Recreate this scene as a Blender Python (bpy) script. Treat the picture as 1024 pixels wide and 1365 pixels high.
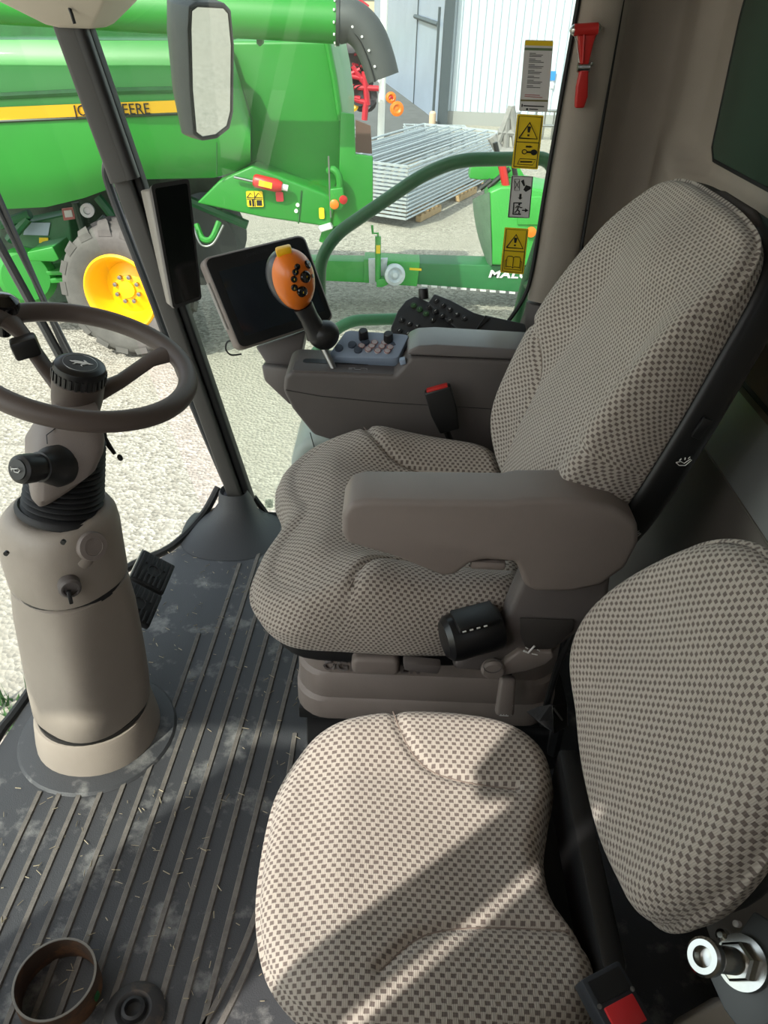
import bpy, bmesh, math, random
from mathutils import Vector, Matrix
random.seed(7)
for o in list(bpy.data.objects): bpy.data.objects.remove(o)
SC = bpy.context.scene
COL = SC.collection
R = math.radians
# ------------------------------------------------------------------ camera
FPX, TH, RO, HC = 1025.0, R(34), R(2.3), 1.35
_c, _s = math.cos(TH), math.sin(TH)
FW = Vector((0, _c, -_s)); _U0 = Vector((0, _s, _c)); _R0 = Vector((1, 0, 0))
CR = _R0*math.cos(RO) + _U0*math.sin(RO)
CU = -_R0*math.sin(RO) + _U0*math.cos(RO)
CAMLOC = Vector((0, 0, HC))
cam = bpy.data.cameras.new('camera'); camo = bpy.data.objects.new('camera', cam); COL.objects.link(camo)
M = Matrix((CR, CU, -FW)).transposed().to_4x4(); M.translation = CAMLOC
camo.matrix_world = M
cam.sensor_fit = 'AUTO'; cam.sensor_width = 36; cam.lens = 36*FPX/1365.0
cam.clip_start = 0.02; cam.clip_end = 500
SC.camera = camo
# ------------------------------------------------------------------ world, sun, exposure
W = bpy.data.worlds.new('world'); SC.world = W; W.use_nodes = True
nt = W.node_tree; nt.nodes.clear()
sky = nt.nodes.new('ShaderNodeTexSky'); sky.sky_type = 'NISHITA'; sky.sun_disc = False
sky.sun_elevation = R(48); sky.sun_rotation = R(220); sky.air_density = 1.3; sky.dust_density = 2.5; sky.ozone_density = 1.0
desat = nt.nodes.new('ShaderNodeHueSaturation'); desat.inputs['Saturation'].default_value = 0.45
bg = nt.nodes.new('ShaderNodeBackground'); bg.inputs[1].default_value = 0.36
wo = nt.nodes.new('ShaderNodeOutputWorld')
nt.links.new(sky.outputs[0], desat.inputs['Color']); nt.links.new(desat.outputs[0], bg.inputs[0]); nt.links.new(bg.outputs[0], wo.inputs[0])
SUNDIR = Vector((-0.62, -0.75, 1.0)).normalized()
sl = bpy.data.lights.new('sun', 'SUN'); sl.energy = 4.8; sl.angle = R(0.6); sl.color = (1.0, 0.95, 0.87)
so = bpy.data.objects.new('sun', sl); COL.objects.link(so)
so.rotation_euler = SUNDIR.to_track_quat('Z', 'Y').to_euler(); so.location = SUNDIR*30
SC.view_settings.view_transform = 'Standard'; SC.view_settings.look = 'None'
SC.view_settings.gamma = 1.0; SC.view_settings.use_curve_mapping = False
SC.view_settings.exposure = 0.22
# ------------------------------------------------------------------ helpers
def at(px, py, x=None, y=None, z=None, d=None):
    D = FW + CR*((px-512)/FPX) + CU*((682.5-py)/FPX)
    if d is not None: t = d
    elif x is not None: t = x/D.x
    elif y is not None: t = y/D.y
    else: t = (z-HC)/D.z
    return CAMLOC + D*t
def lin(c):
    return tuple(((v/255)/12.92 if v/255 <= .04045 else ((v/255+.055)/1.055)**2.4) for v in c) + (1,)
def join(*vfs):
    V, Fs = [], []
    for v, f in vfs:
        n = len(V); V += [tuple(a) for a in v]; Fs += [tuple(i+n for i in q) for q in f]
    return V, Fs
def tf(vf, m):
    return [tuple(m @ Vector(p)) for p in vf[0]], vf[1]
def frame(o, x, y):
    x = Vector(x).normalized(); y = Vector(y); z = x.cross(y).normalized(); y = z.cross(x)
    m = Matrix((x, y, z)).transposed().to_4x4(); m.translation = Vector(o); return m
def T(x, y, z): return Matrix.Translation((x, y, z))
def RX(a): return Matrix.Rotation(R(a), 4, 'X')
def RY(a): return Matrix.Rotation(R(a), 4, 'Y')
def RZ(a): return Matrix.Rotation(R(a), 4, 'Z')
def bev(vf, off, seg=2, ang=25):
    bm = bmesh.new()
    vs = [bm.verts.new(p) for p in vf[0]]
    for q in vf[1]:
        try: bm.faces.new([vs[i] for i in q])
        except ValueError: pass
    bmesh.ops.recalc_face_normals(bm, faces=bm.faces)
    es = [e for e in bm.edges if len(e.link_faces) == 2 and e.calc_face_angle(0) > R(ang)]
    bmesh.ops.bevel(bm, geom=es, offset=off, segments=seg, profile=.5, affect='EDGES', clamp_overlap=True)
    bm.verts.index_update()
    V = [tuple(v.co) for v in bm.verts]; Fs = [tuple(v.index for v in f.verts) for f in bm.faces]
    bm.free(); return V, Fs
def box(sx, sy, sz, c=(0, 0, 0), b=0, seg=2):
    x, y, z = sx/2, sy/2, sz/2
    v = [(c[0]+i*x, c[1]+j*y, c[2]+k*z) for i in (-1, 1) for j in (-1, 1) for k in (-1, 1)]
    f = [(0, 1, 3, 2), (4, 6, 7, 5), (0, 4, 5, 1), (2, 3, 7, 6), (0, 2, 6, 4), (1, 5, 7, 3)]
    return bev((v, f), b, seg) if b else (v, f)
def ext(poly, h, b=0, seg=2, z0=0):
    """polygon in xy extruded from z0 to z0+h"""
    n = len(poly)
    v = [(p[0], p[1], z0) for p in poly] + [(p[0], p[1], z0+h) for p in poly]
    f = [tuple(range(n-1, -1, -1)), tuple(range(n, 2*n))] + [(i, (i+1) % n, n+(i+1) % n, n+i) for i in range(n)]
    return bev((v, f), b, seg) if b else (v, f)
def loft(rings, cap=True, closed=True):
    n = len(rings[0]); v = [tuple(p) for r in rings for p in r]; f = []
    for i in range(len(rings)-1):
        for j in range(n if closed else n-1):
            k = (j+1) % n
            f.append((i*n+j, i*n+k, (i+1)*n+k, (i+1)*n+j))
    if cap and closed:
        f.append(tuple(range(n-1, -1, -1))); m = (len(rings)-1)*n; f.append(tuple(range(m, m+n)))
    return v, f
def tube(path, r, seg=10, closed=False, cap=True, sq=None):
    P_ = [Vector(p) for p in path]; n = len(P_); rings = []
    rr = r if isinstance(r, (list, tuple)) else [r]*n
    tang = []
    for i in range(n):
        a = P_[(i-1) % n] if (closed or i > 0) else P_[i]
        b = P_[(i+1) % n] if (closed or i < n-1) else P_[i]
        tang.append((b-a).normalized())
    up = Vector((0, 0, 1)) if abs(tang[0].z) < .9 else Vector((1, 0, 0))
    nrm = tang[0].cross(up).normalized()
    for i in range(n):
        t = tang[i]; nrm = (nrm - t*nrm.dot(t)).normalized(); bi = t.cross(nrm)
        if sq:   # flat bar section sq=(width along nrm, height along bi)
            rings.append([P_[i]+nrm*(a*sq[0]/2)+bi*(b_*sq[1]/2) for a, b_ in ((1, 1), (-1, 1), (-1, -1), (1, -1))])
        else:
            rings.append([P_[i]+(nrm*math.cos(2*math.pi*k/seg)+bi*math.sin(2*math.pi*k/seg))*rr[i] for k in range(seg)])
    if closed:
        v, f = loft(rings, cap=False); m = len(rings[0]); L = (n-1)*m
        f += [(L+j, L+(j+1) % m, (j+1) % m, j) for j in range(m)]
        return v, f
    return loft(rings, cap)
def lathe(prof, o=(0, 0, 0), axis=(0, 0, 1), seg=32, cap=True):
    z = Vector(axis).normalized(); x = z.orthogonal().normalized(); y = z.cross(x); o = Vector(o)
    rings = [[o+z*h+(x*math.cos(2*math.pi*k/seg)+y*math.sin(2*math.pi*k/seg))*max(r, 1e-4) for k in range(seg)] for r, h in prof]
    return loft(rings, cap)
def smooth_path(pts, n=6, closed=False):
    pts = [Vector(p) for p in pts]; out = []; m = len(pts)
    for i in range(m if closed else m-1):
        if closed: p0, p1, p2, p3 = pts[(i-1) % m], pts[i], pts[(i+1) % m], pts[(i+2) % m]
        else: p0, p1, p2, p3 = pts[max(i-1, 0)], pts[i], pts[i+1], pts[min(i+2, m-1)]
        for k in range(n):
            t = k/n
            out.append(.5*((2*p1)+(p2-p0)*t+(2*p0-5*p1+4*p2-p3)*t*t+(3*p1-p0-3*p2+p3)*t**3))
    if not closed: out.append(pts[-1])
    return out
def round_path(pts, rad, n=5):
    """polyline with rounded corners"""
    pts = [Vector(p) for p in pts]; out = [pts[0]]
    for i in range(1, len(pts)-1):
        a, b, c = pts[i-1], pts[i], pts[i+1]
        d = min(rad, (a-b).length*.48, (c-b).length*.48)
        p, q = b+(a-b).normalized()*d, b+(c-b).normalized()*d
        for k in range(n+1):
            t = k/n; out.append(p*(1-t)**2+b*2*t*(1-t)+q*t*t)
    out.append(pts[-1]); return out
def rrect(w, h, r, n=5):
    pts = []
    for cx, cy, a0 in ((w/2-r, h/2-r, 0), (-w/2+r, h/2-r, 90), (-w/2+r, -h/2+r, 180), (w/2-r, -h/2+r, 270)):
        for k in range(n+1):
            a = R(a0+90*k/n); pts.append((cx+r*math.cos(a), cy+r*math.sin(a)))
    return pts
def circ(r, n=24, c=(0, 0)):
    return [(c[0]+r*math.cos(2*math.pi*k/n), c[1]+r*math.sin(2*math.pi*k/n)) for k in range(n)]
def mesh(name, vf, uvs=None, smooth=32):
    me = bpy.data.meshes.new(name); me.from_pydata([tuple(p) for p in vf[0]], [], [tuple(q) for q in vf[1]])
    bm = bmesh.new(); bm.from_mesh(me); bmesh.ops.recalc_face_normals(bm, faces=bm.faces); bm.to_mesh(me); bm.free()
    if uvs:
        l = me.uv_layers.new(name='UVMap')
        for lp in me.loops: l.data[lp.index].uv = uvs[lp.vertex_index]
    if smooth:
        me.polygons.foreach_set('use_smooth', [True]*len(me.polygons))
        me.set_sharp_from_angle(angle=R(smooth))
    me.update(); return me
def ob(name, vf, mat, parent=None, label=None, cat=None, group=None, kind=None, uvs=None, smooth=32, loc=None):
    me = vf if isinstance(vf, bpy.types.Mesh) else mesh(name, vf, uvs, smooth)
    if mat is not None and len(me.materials) == 0: me.materials.append(mat)
    o = bpy.data.objects.new(name, me); COL.objects.link(o)
    if parent is not None: o.parent = parent
    if loc is not None: o.location = loc
    for k, v in (('label', label), ('category', cat), ('group', group), ('kind', kind)):
        if v: o[k] = v
    return o
def thing(name, label, cat, loc=(0, 0, 0), group=None, kind=None):
    o = bpy.data.objects.new(name, None); COL.objects.link(o); o.empty_display_size = .05
    o.location = loc; o['label'] = label
    if cat: o['category'] = cat
    if group: o['group'] = group
    if kind: o['kind'] = kind
    return o
class Rooted:
    """an Empty at the base of a thing; parts are given in world coordinates"""
    def __init__(s, name, label, cat, base, group=None, kind=None):
        s.b = Vector(base); s.o = thing(name, label, cat, base, group, kind)
    def part(s, name, vf, mat, label=None, smooth=32, uvs=None, kind=None, parent=None):
        v = [tuple(Vector(p)-s.b) for p in vf[0]]
        return ob(name, (v, vf[1]), mat, parent or s.o, label=label, smooth=smooth, uvs=uvs, kind=kind)
def text_vf(s, size, depth=0.001, spacing=1.0, align='CENTER', bold=0.0):
    cu = bpy.data.curves.new('t', 'FONT'); cu.body = s; cu.size = size; cu.extrude = depth/2; cu.align_x = align; cu.align_y = 'CENTER'
    cu.space_character = spacing; cu.resolution_u = 3; cu.offset = bold
    o = bpy.data.objects.new('t', cu); COL.objects.link(o)
    bpy.context.view_layer.update()
    me = bpy.data.meshes.new_from_object(o.evaluated_get(bpy.context.evaluated_depsgraph_get()))
    v = [tuple(p.co) for p in me.vertices]; f = [tuple(p.vertices) for p in me.polygons]
    bpy.data.objects.remove(o); bpy.data.curves.remove(cu); bpy.data.meshes.remove(me)
    return v, f
def pillow(outline, top, depth, r, c=(0, 0), n_in=46, botr=None, na=6):
    """upholstered pad: outline list (u,v); top(u,v) height; returns verts in local u,v,w, faces and uvs"""
    N = len(outline); c = Vector((c[0], c[1])); botr = botr or r*.7
    rows = []  # (inset fraction kind)
    V, UV = [], []
    dirs = []
    for q in outline:
        d = Vector(q)-c; dirs.append((d.normalized(), d.length))
    def ring(fn):
        for d, L in dirs:
            p, w, l = fn(d, L); V.append((p.x, p.y, w)); UV.append((c.x+d.x*l, c.y+d.y*l))
    ks = [(i+.3)/n_in for i in range(n_in)]
    nr = 0
    for k in ks:
        def fn(d, L, k=k):
            l = (L-r)*k; p = c+d*l; return p, top(p.x, p.y), l
        ring(fn); nr += 1
    for i in range(0, na+1):
        a = math.pi/2*i/na
        def fn(d, L, a=a):
            p = c+d*(L-r+r*math.sin(a)); pe = c+d*(L-r)
            return p, top(pe.x, pe.y)-r*(1-math.cos(a)), L-r+r*a
        ring(fn); nr += 1
    for i in range(1, 7):
        t = i/6
        def fn(d, L, t=t):
            pe = c+d*(L-r); w0 = top(pe.x, pe.y)-r; w1 = -depth+botr
            return c+d*(L+.006*math.sin(math.pi*t)), w0*(1-t)+w1*t, L-r+r*math.pi/2+(w0-w1)*t
        ring(fn); nr += 1
    for i in range(1, na+1):
        a = math.pi/2*i/na
        def fn(d, L, a=a):
            pe = c+d*(L-r); w0 = top(pe.x, pe.y)-r; w1 = -depth+botr
            return c+d*(L-botr*(1-math.cos(a))), -depth+botr*(1-math.sin(a)), L-r+r*math.pi/2+(w0-w1)+botr*a
        ring(fn); nr += 1
    f = []
    for i in range(nr-1):
        for j in range(N):
            k = (j+1) % N
            f.append((i*N+j, i*N+k, (i+1)*N+k, (i+1)*N+j))
    f.append(tuple(range(N-1, -1, -1))); m = (nr-1)*N; f.append(tuple(range(m, m+N)))
    return (V, f), UV
def pdist(p, pl):
    best = 9
    for i in range(len(pl)-1):
        a, b = pl[i], pl[i+1]; ax, ay = b[0]-a[0], b[1]-a[1]; L = ax*ax+ay*ay
        t = 0 if L == 0 else max(0, min(1, ((p[0]-a[0])*ax+(p[1]-a[1])*ay)/L))
        d = math.hypot(p[0]-a[0]-ax*t, p[1]-a[1]-ay*t)
        if d < best: best = d
    return best
def sst(a, b, x):
    t = max(0, min(1, (x-a)/(b-a))); return t*t*(3-2*t)
# ------------------------------------------------------------------ materials
MATS = {}
def mat(name, col, rough=.5, metal=0., var=.0, vscale=8., bump=0., bscale=600., spec=.5, coat=0., emit=None, alpha=None, col2=None, mix=(.45, .62)):
    if name in MATS: return MATS[name]
    m = bpy.data.materials.new(name); m.use_nodes = True; t = m.node_tree; b = t.nodes['Principled BSDF']
    b.inputs['Base Color'].default_value = lin(col); b.inputs['Roughness'].default_value = rough
    b.inputs['Metallic'].default_value = metal; b.inputs['Specular IOR Level'].default_value = spec
    b.inputs['Coat Weight'].default_value = coat
    tc = t.nodes.new('ShaderNodeTexCoord')
    if var or col2:
        n = t.nodes.new('ShaderNodeTexNoise'); n.inputs['Scale'].default_value = vscale; n.inputs['Detail'].default_value = 8; n.inputs['Roughness'].default_value = .65
        t.links.new(tc.outputs['Object'], n.inputs['Vector'])
        r = t.nodes.new('ShaderNodeValToRGB'); r.color_ramp.elements[0].position = mix[0] if col2 else .3; r.color_ramp.elements[1].position = mix[1] if col2 else .7
        a = lin(col)
        if col2: r.color_ramp.elements[0].color = a; r.color_ramp.elements[1].color = lin(col2)
        else:
            r.color_ramp.elements[0].color = tuple(x*(1-var) for x in a[:3])+(1,); r.color_ramp.elements[1].color = tuple(min(1, x*(1+var)) for x in a[:3])+(1,)
        t.links.new(n.outputs['Fac'], r.inputs['Fac']); t.links.new(r.outputs['Color'], b.inputs['Base Color'])
    if bump:
        n2 = t.nodes.new('ShaderNodeTexNoise'); n2.inputs['Scale'].default_value = bscale; n2.inputs['Detail'].default_value = 3
        t.links.new(tc.outputs['Object'], n2.inputs['Vector'])
        bp = t.nodes.new('ShaderNodeBump'); bp.inputs['Strength'].default_value = bump; bp.inputs['Distance'].default_value = .002
        t.links.new(n2.outputs['Fac'], bp.inputs['Height']); t.links.new(bp.outputs['Normal'], b.inputs['Normal'])
    if emit: b.inputs['Emission Color'].default_value = lin(emit[0]); b.inputs['Emission Strength'].default_value = emit[1]
    MATS[name] = m; return m
def glassmat(name, tint, gloss=.06, rough=0.0, dirt=.0):
    m = bpy.data.materials.new(name); m.use_nodes = True; t = m.node_tree; t.nodes.clear()
    out = t.nodes.new('ShaderNodeOutputMaterial'); tr = t.nodes.new('ShaderNodeBsdfTransparent'); gl = t.nodes.new('ShaderNodeBsdfGlossy')
    tr.inputs[0].default_value = tint+(1,); gl.inputs['Roughness'].default_value = rough
    lw = t.nodes.new('ShaderNodeLayerWeight'); lw.inputs[0].default_value = .5; pw = t.nodes.new('ShaderNodeMath'); pw.operation = 'POWER'; pw.inputs[1].default_value = 4.0; ad = t.nodes.new('ShaderNodeMath'); ad.operation = 'ADD'; ad.inputs[1].default_value = .04
    t.links.new(lw.outputs['Facing'], pw.inputs[0]); t.links.new(pw.outputs[0], ad.inputs[0])
    mx = t.nodes.new('ShaderNodeMixShader'); mu = t.nodes.new('ShaderNodeMath'); mu.operation = 'MULTIPLY'; mu.inputs[1].default_value = gloss/.04
    t.links.new(ad.outputs[0], mu.inputs[0]); mu.use_clamp = True; t.links.new(mu.outputs[0], mx.inputs[0]); t.links.new(tr.outputs[0], mx.inputs[1]); t.links.new(gl.outputs[0], mx.inputs[2])
    last = mx
    if dirt:
        df = t.nodes.new('ShaderNodeBsdfDiffuse'); df.inputs[0].default_value = (.8, .8, .76, 1)
        n = t.nodes.new('ShaderNodeTexNoise'); n.inputs['Scale'].default_value = 3.5; n.inputs['Detail'].default_value = 10; n.inputs['Roughness'].default_value = .7
        tc = t.nodes.new('ShaderNodeTexCoord'); t.links.new(tc.outputs['Object'], n.inputs['Vector'])
        rp = t.nodes.new('ShaderNodeMapRange'); rp.inputs[1].default_value = .35; rp.inputs[2].default_value = .8; rp.inputs[3].default_value = dirt*.5; rp.inputs[4].default_value = dirt*2
        t.links.new(n.outputs['Fac'], rp.inputs[0]); m2 = t.nodes.new('ShaderNodeMixShader')
        t.links.new(rp.outputs[0], m2.inputs[0]); t.links.new(mx.outputs[0], m2.inputs[1]); t.links.new(df.outputs[0], m2.inputs[2]); last = m2
    t.links.new(last.outputs[0], out.inputs[0]); return m
def fabricmat(name, base, dot, pu=.0116, pv=.0064):
    m = bpy.data.materials.new(name); m.use_nodes = True; t = m.node_tree; b = t.nodes['Principled BSDF']; L = t.links.new
    b.inputs['Roughness'].default_value = .95; b.inputs['Specular IOR Level'].default_value = .15; b.inputs['Sheen Weight'].default_value = .15
    def mth(op, a, c=None):
        n = t.nodes.new('ShaderNodeMath'); n.operation = op
        for i, q in enumerate((a, c)):
            if q is None: continue
            if isinstance(q, (int, float)): n.inputs[i].default_value = q
            else: L(q, n.inputs[i])
        return n.outputs[0]
    uv = t.nodes.new('ShaderNodeUVMap'); sp = t.nodes.new('ShaderNodeSeparateXYZ')
    wn = t.nodes.new('ShaderNodeTexNoise'); wn.inputs['Scale'].default_value = 60; L(uv.outputs[0], wn.inputs['Vector'])
    L(uv.outputs[0], sp.inputs[0])
    u = mth('ADD', mth('DIVIDE', sp.outputs[0], pu), mth('MULTIPLY', wn.outputs['Fac'], .35))
    v = mth('ADD', mth('DIVIDE', sp.outputs[1], pv), mth('MULTIPLY', wn.outputs['Fac'], .35))
    row = mth('FLOOR', v); u2 = mth('ADD', u, mth('MULTIPLY', mth('MODULO', mth('ADD', row, 2000), 2), .5))
    du = mth('ABSOLUTE', mth('SUBTRACT', mth('FRACT', mth('ADD', u2, 1000)), .5)); dv = mth('ABSOLUTE', mth('SUBTRACT', mth('FRACT', mth('ADD', v, 1000)), .5))
    def ss(x, lo, hi):
        n = t.nodes.new('ShaderNodeMapRange'); n.interpolation_type = 'SMOOTHSTEP'
        n.inputs[1].default_value = lo; n.inputs[2].default_value = hi; n.inputs[3].default_value = 1; n.inputs[4].default_value = 0
        L(x, n.inputs[0]); return n.outputs[0]
    mask = mth('MULTIPLY', ss(du, .20, .29), ss(dv, .28, .42))
    # fine thread lines inside the pattern
    th = mth('ABSOLUTE', mth('SINE', mth('MULTIPLY', sp.outputs[0], 2*math.pi/pu*2.5)))
    sh = mth('ADD', .84, mth('MULTIPLY', th, .2))
    fade = t.nodes.new('ShaderNodeTexNoise'); fade.inputs['Scale'].default_value = 9; fade.inputs['Detail'].default_value = 5; L(uv.outputs[0], fade.inputs['Vector'])
    mx = t.nodes.new('ShaderNodeMix'); mx.data_type = 'RGBA'; L(mth('MULTIPLY', mask, .95), mx.inputs[0])
    mx.inputs[6].default_value = lin(base); mx.inputs[7].default_value = lin(dot)
    ml = t.nodes.new('ShaderNodeMix'); ml.data_type = 'RGBA'; ml.blend_type = 'MULTIPLY'; ml.inputs[0].default_value = 1
    cb = t.nodes.new('ShaderNodeCombineXYZ'); sh2 = mth('MULTIPLY', sh, mth('ADD', .88, mth('MULTIPLY', fade.outputs['Fac'], .24)))
    for i in range(3): L(sh2, cb.inputs[i])
    L(mx.outputs[2], ml.inputs[6]); L(cb.outputs[0], ml.inputs[7]); L(ml.outputs[2], b.inputs['Base Color'])
    bp = t.nodes.new('ShaderNodeBump'); bp.inputs['Strength'].default_value = .55; bp.inputs['Distance'].default_value = .0015
    L(mth('SUBTRACT', mth('MULTIPLY', th, .25), mask), bp.inputs['Height']); L(bp.outputs[0], b.inputs['Normal'])
    MATS[name] = m; return m
M_fab = fabricmat('seat_fabric', (176, 167, 157), (106, 95, 90))
M_taupe = mat('taupe_plastic', (126, 116, 111), .48, var=.06, bump=.25, bscale=900)
M_taupe2 = mat('taupe_column_plastic', (150, 140, 130), .5, var=.06, bump=.2, bscale=900)
M_dark = mat('dark_taupe_plastic', (94, 88, 86), .5, var=.08, bump=.25, bscale=900)
M_wheel = mat('steering_wheel_rubber', (84, 73, 68), .5, var=.05, bump=.15, bscale=1200)
M_black = mat('black_plastic', (22, 22, 23), .4, bump=.12, bscale=900)
M_rubber = mat('black_rubber', (28, 28, 30), .62)
M_gloss = mat('gloss_black', (8, 8, 9), .08, spec=.6)
M_screen = mat('screen_glass', (14, 16, 19), .12, spec=.5)
M_beige = mat('beige_trim', (158, 148, 137), .72, var=.05, bump=.3, bscale=700)
M_beige2 = mat('grey_trim', (132, 128, 120), .5, var=.05, bump=.2, bscale=700)
M_seal = mat('rubber_seal', (16, 16, 17), .6)
M_chrome = mat('polished_steel', (178, 178, 174), .22, 1.0, var=.08, vscale=30)
M_steel = mat('brushed_steel', (150, 150, 148), .35, 1.0)
M_white = mat('white_print', (225, 225, 222), .6)
M_blackprint = mat('black_print', (18, 18, 16), .6)
M_red = mat('red_plastic', (188, 38, 34), .4)
M_orange = mat('orange_plastic', (226, 116, 22), .38, coat=.2)
M_yellow = mat('yellow_paint', (236, 180, 10), .4)
M_green = mat('green_paint', (34, 126, 38), .45, var=.06, vscale=2, coat=.08)
M_dkgreen = mat('dark_green_paint', (30, 92, 52), .4, var=.1, vscale=4)
M_stick = mat('sticker_yellow', (230, 196, 26), .5)
M_stickw = mat('sticker_white', (206, 204, 202), .5)
M_pill = mat('pillar_grey', (70, 68, 66), .55, bump=.15, bscale=800)
# ================================================================== cab shell
M_floor = mat('floor_mat_rubber', (58, 59, 62), .5, col2=(150, 149, 146), vscale=12, mix=(.54, .80), bump=.3, bscale=400)
M_rib = mat('floor_rib_dusty', (98, 93, 88), .7, var=.25, vscale=60, bump=.3, bscale=500)
FL = [(-.80, -.2), (-.80, 1.0), (-.785, 1.17), (-.725, 1.60), (-.60, 1.76), (-.535, 1.90), (-.46, 1.945), (-.33, 1.93), (.20, 1.945), (.20, 2.12), (.64, 2.12), (.64, -.2)]
floor = ob('floor', ext(FL, .04, z0=-.04), M_floor, kind='structure', label='dark grey ribbed rubber cab floor mat with dusty smudges')
def rib(pts, w=.0115, h=.0035):
    pts = smooth_path([(x, y, 0) for x, y in pts], 6)
    rings = []
    for i, p in enumerate(pts):
        a = pts[max(i-1, 0)]; b = pts[min(i+1, len(pts)-1)]; t = (b-a).normalized(); n = Vector((-t.y, t.x, 0))
        rings.append([p+n*(w/2)+Vector((0, 0, .0002)), p+n*(w*.36)+Vector((0, 0, h)), p-n*(w*.36)+Vector((0, 0, h)), p-n*(w/2)+Vector((0, 0, .0002))])
    return loft(rings)
for k in range(-1, 12):
    xa = -.214-.041*k; top = 1.76
    if k >= 4: top = 1.76-.05*(k-4)**1.25
    if k >= 7: top = .985-.012*(k-8)
    if k == -1: top = 1.12
    if k == 6: top = 1.42
    f = lambda y: xa+.062*(y-1.15)-(.012*k if y < 1 else 0)*0+(.005*k*(1.15-y) if y < 1.15 else -.02*max(0, y-1.2)*k*.35)
    ys = [top-(top-.12)*i/6 for i in range(7)]
    pts = [(f(y), y) for y in ys]
    if k == -1: pts = [(f(1.12), 1.12), (-.176, .95), (-.185, .8), (-.205, .68), (-.235, .58), (-.275, .48), (-.32, .36)]
    ob('rib', rib(pts), M_rib, floor)
ob('rib', rib([(-.165, .82), (-.18, .70), (-.205, .60), (-.24, .5), (-.28, .38)]), M_rib, floor)
# raised mat around the column and turned up at the pillar
bx, by = -.455, 1.87
rings = []
for z, rx, ry, ox, oy in ((0.001, .145, .15, .0, .0), (.012, .115, .12, 0, .0), (.035, .075, .075, .008, .02), (.07, .052, .052, .012, .04), (.105, .044, .040, .006, .05), (.112, .040, .036, .006, .05), (.10, .03, .028, .006, .05)):
    rings.append([(bx+ox+rx*math.copysign(abs(math.cos(a))**.8, math.cos(a)), min(by+oy+ry*math.copysign(abs(math.sin(a))**.8, math.sin(a)), 1.955), z) for a in [2*math.pi*i/36 for i in range(36)]])
ob('pillar_boot', loft(rings), mat('boot_rubber', (50, 51, 54), .55, bump=.3, bscale=500), floor, label='flared rubber moulding around foot of front pillar')
edge = smooth_path([(-.812, .2, .0), (-.812, 1.0, .0), (-.797, 1.17, 0), (-.737, 1.61, 0), (-.612, 1.775, 0), (-.55, 1.91, .02), (-.505, 1.965, .09)], 6)
ob('floor_seal', tube(edge, .012, 8), M_seal, floor)
edge2 = [(-.40, 1.965, .06), (-.36, 1.96, .0), (-.2, 1.96, -.005), (.6, 1.96, -.005)]
ob('floor_seal', tube(edge2, .010, 8), M_seal, floor)
# windshield pillar (right front)
pb, pt = Vector((-.425, 1.93, .06)), Vector((-.722, 1.93, 1.36))
def bar(a, b, w, dpt, off=(0, 0), b_=.006):
    d = (b-a).normalized(); yv = Vector((0, 1, 0)); xv = yv.cross(d).normalized()
    rings = []
    poly = rrect(w, dpt, b_, 3)
    for p in (a, b): rings.append([p+xv*(q[0]+off[0])+yv*(q[1]+off[1]) for q in poly])
    return loft(rings)
tr1 = thing('trim_1', 'dark grey slanted front corner pillar beside the windshield', None, pb, kind='structure')
def tpart(n, vf, m, **k):
    v = [tuple(Vector(p)-pb) for p in vf[0]]; return ob(n, (v, vf[1]), m, tr1, **k)
mid = pb.lerp(pt, .70)
xr = Vector((0, 1, 0)).cross((pt-pb).normalized())
tpart('pillar_post', bar(pb, pt, .042, .05, (-.012, 0)), M_pill)
tpart('pillar_seal', bar(pb, pt, .022, .04, (.020, .012)), M_seal)
tpart('pillar_cover', bar(mid, pt, .062, .03, (-.002, -.035), .012), M_pill)
tpart('pillar_cover_edge', bar(mid, pt, .030, .035, (.022, -.036), .012), mat('cover_black', (34, 33, 33), .45))
# headliner corner at the pillar's top
rg = []
for z, x0, x1, y0, y1 in ((1.268, -.715, -.648, 1.87, 1.97), (1.275, -.735, -.632, 1.84, 1.98), (1.315, -.80, -.585, 1.78, 2.0), (1.40, -.90, -.50, 1.70, 2.0), (1.9, -1.0, -.40, 1.6, 2.0)):
    rg.append([(x0, y0, z), (x1, y0, z), (x1, y1, z), (x0, y1, z)])
t2 = ob('trim_2', bev(loft(rg), .012, 3), mat('headliner', (206, 196, 180), .75), kind='structure', label='beige headliner corner above the front pillar')
hook = thing('coat_hook', 'small black hook hanging below the beige headliner corner', 'hook', at(92, 4, y=1.80))
ob('hook_plate', box(.03, .012, .012, b=.004), M_black, hook)
ob('hook_tongue', tube([(-.002, 0, -.004), (.004, -.006, -.018), (.006, -.004, -.034)], .0035, 8), M_black, hook)
# rear wall: swept beige panel with window recess
plan = [(.485, 2.10), (.54, 2.118), (.60, 2.118), (.636, 2.105), (.652, 2.07), (.666, 2.01), (.675, 1.95), (.68, 1.88)]
plan = [Vector((x, y, 0)) for x, y in plan]
cur = smooth_path(plan, 9)
ys = [1.86-.04*i for i in range(1, 52)]
cur += [Vector((.68, y, 0)) for y in ys]
zs = [.60, .70]+[.79+.02*i for i in range(42)]+[1.7, 1.8, 1.9]
V = []; Fc = []
for p in cur:
    for z in zs:
        rec = sst(.985, 1.035, z+max(0, (p.y-1.86))*-.35)
        V.append((min(p.x, .64)*(1-rec)+(p.x+.03*sst(2.06, 1.99, p.y))*rec, p.y, z))
nz = len(zs)
for i in range(len(cur)-1):
    for j in range(nz-1): Fc.append((i*nz+j, (i+1)*nz+j, (i+1)*nz+j+1, i*nz+j+1))
wr = ob('wall_rear', (V, Fc), M_beige, kind='structure', smooth=60, label='beige moulded rear cab wall with a window recess')
lp = [(.600, .0), (.600, .655), (.604, .662)]
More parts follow.
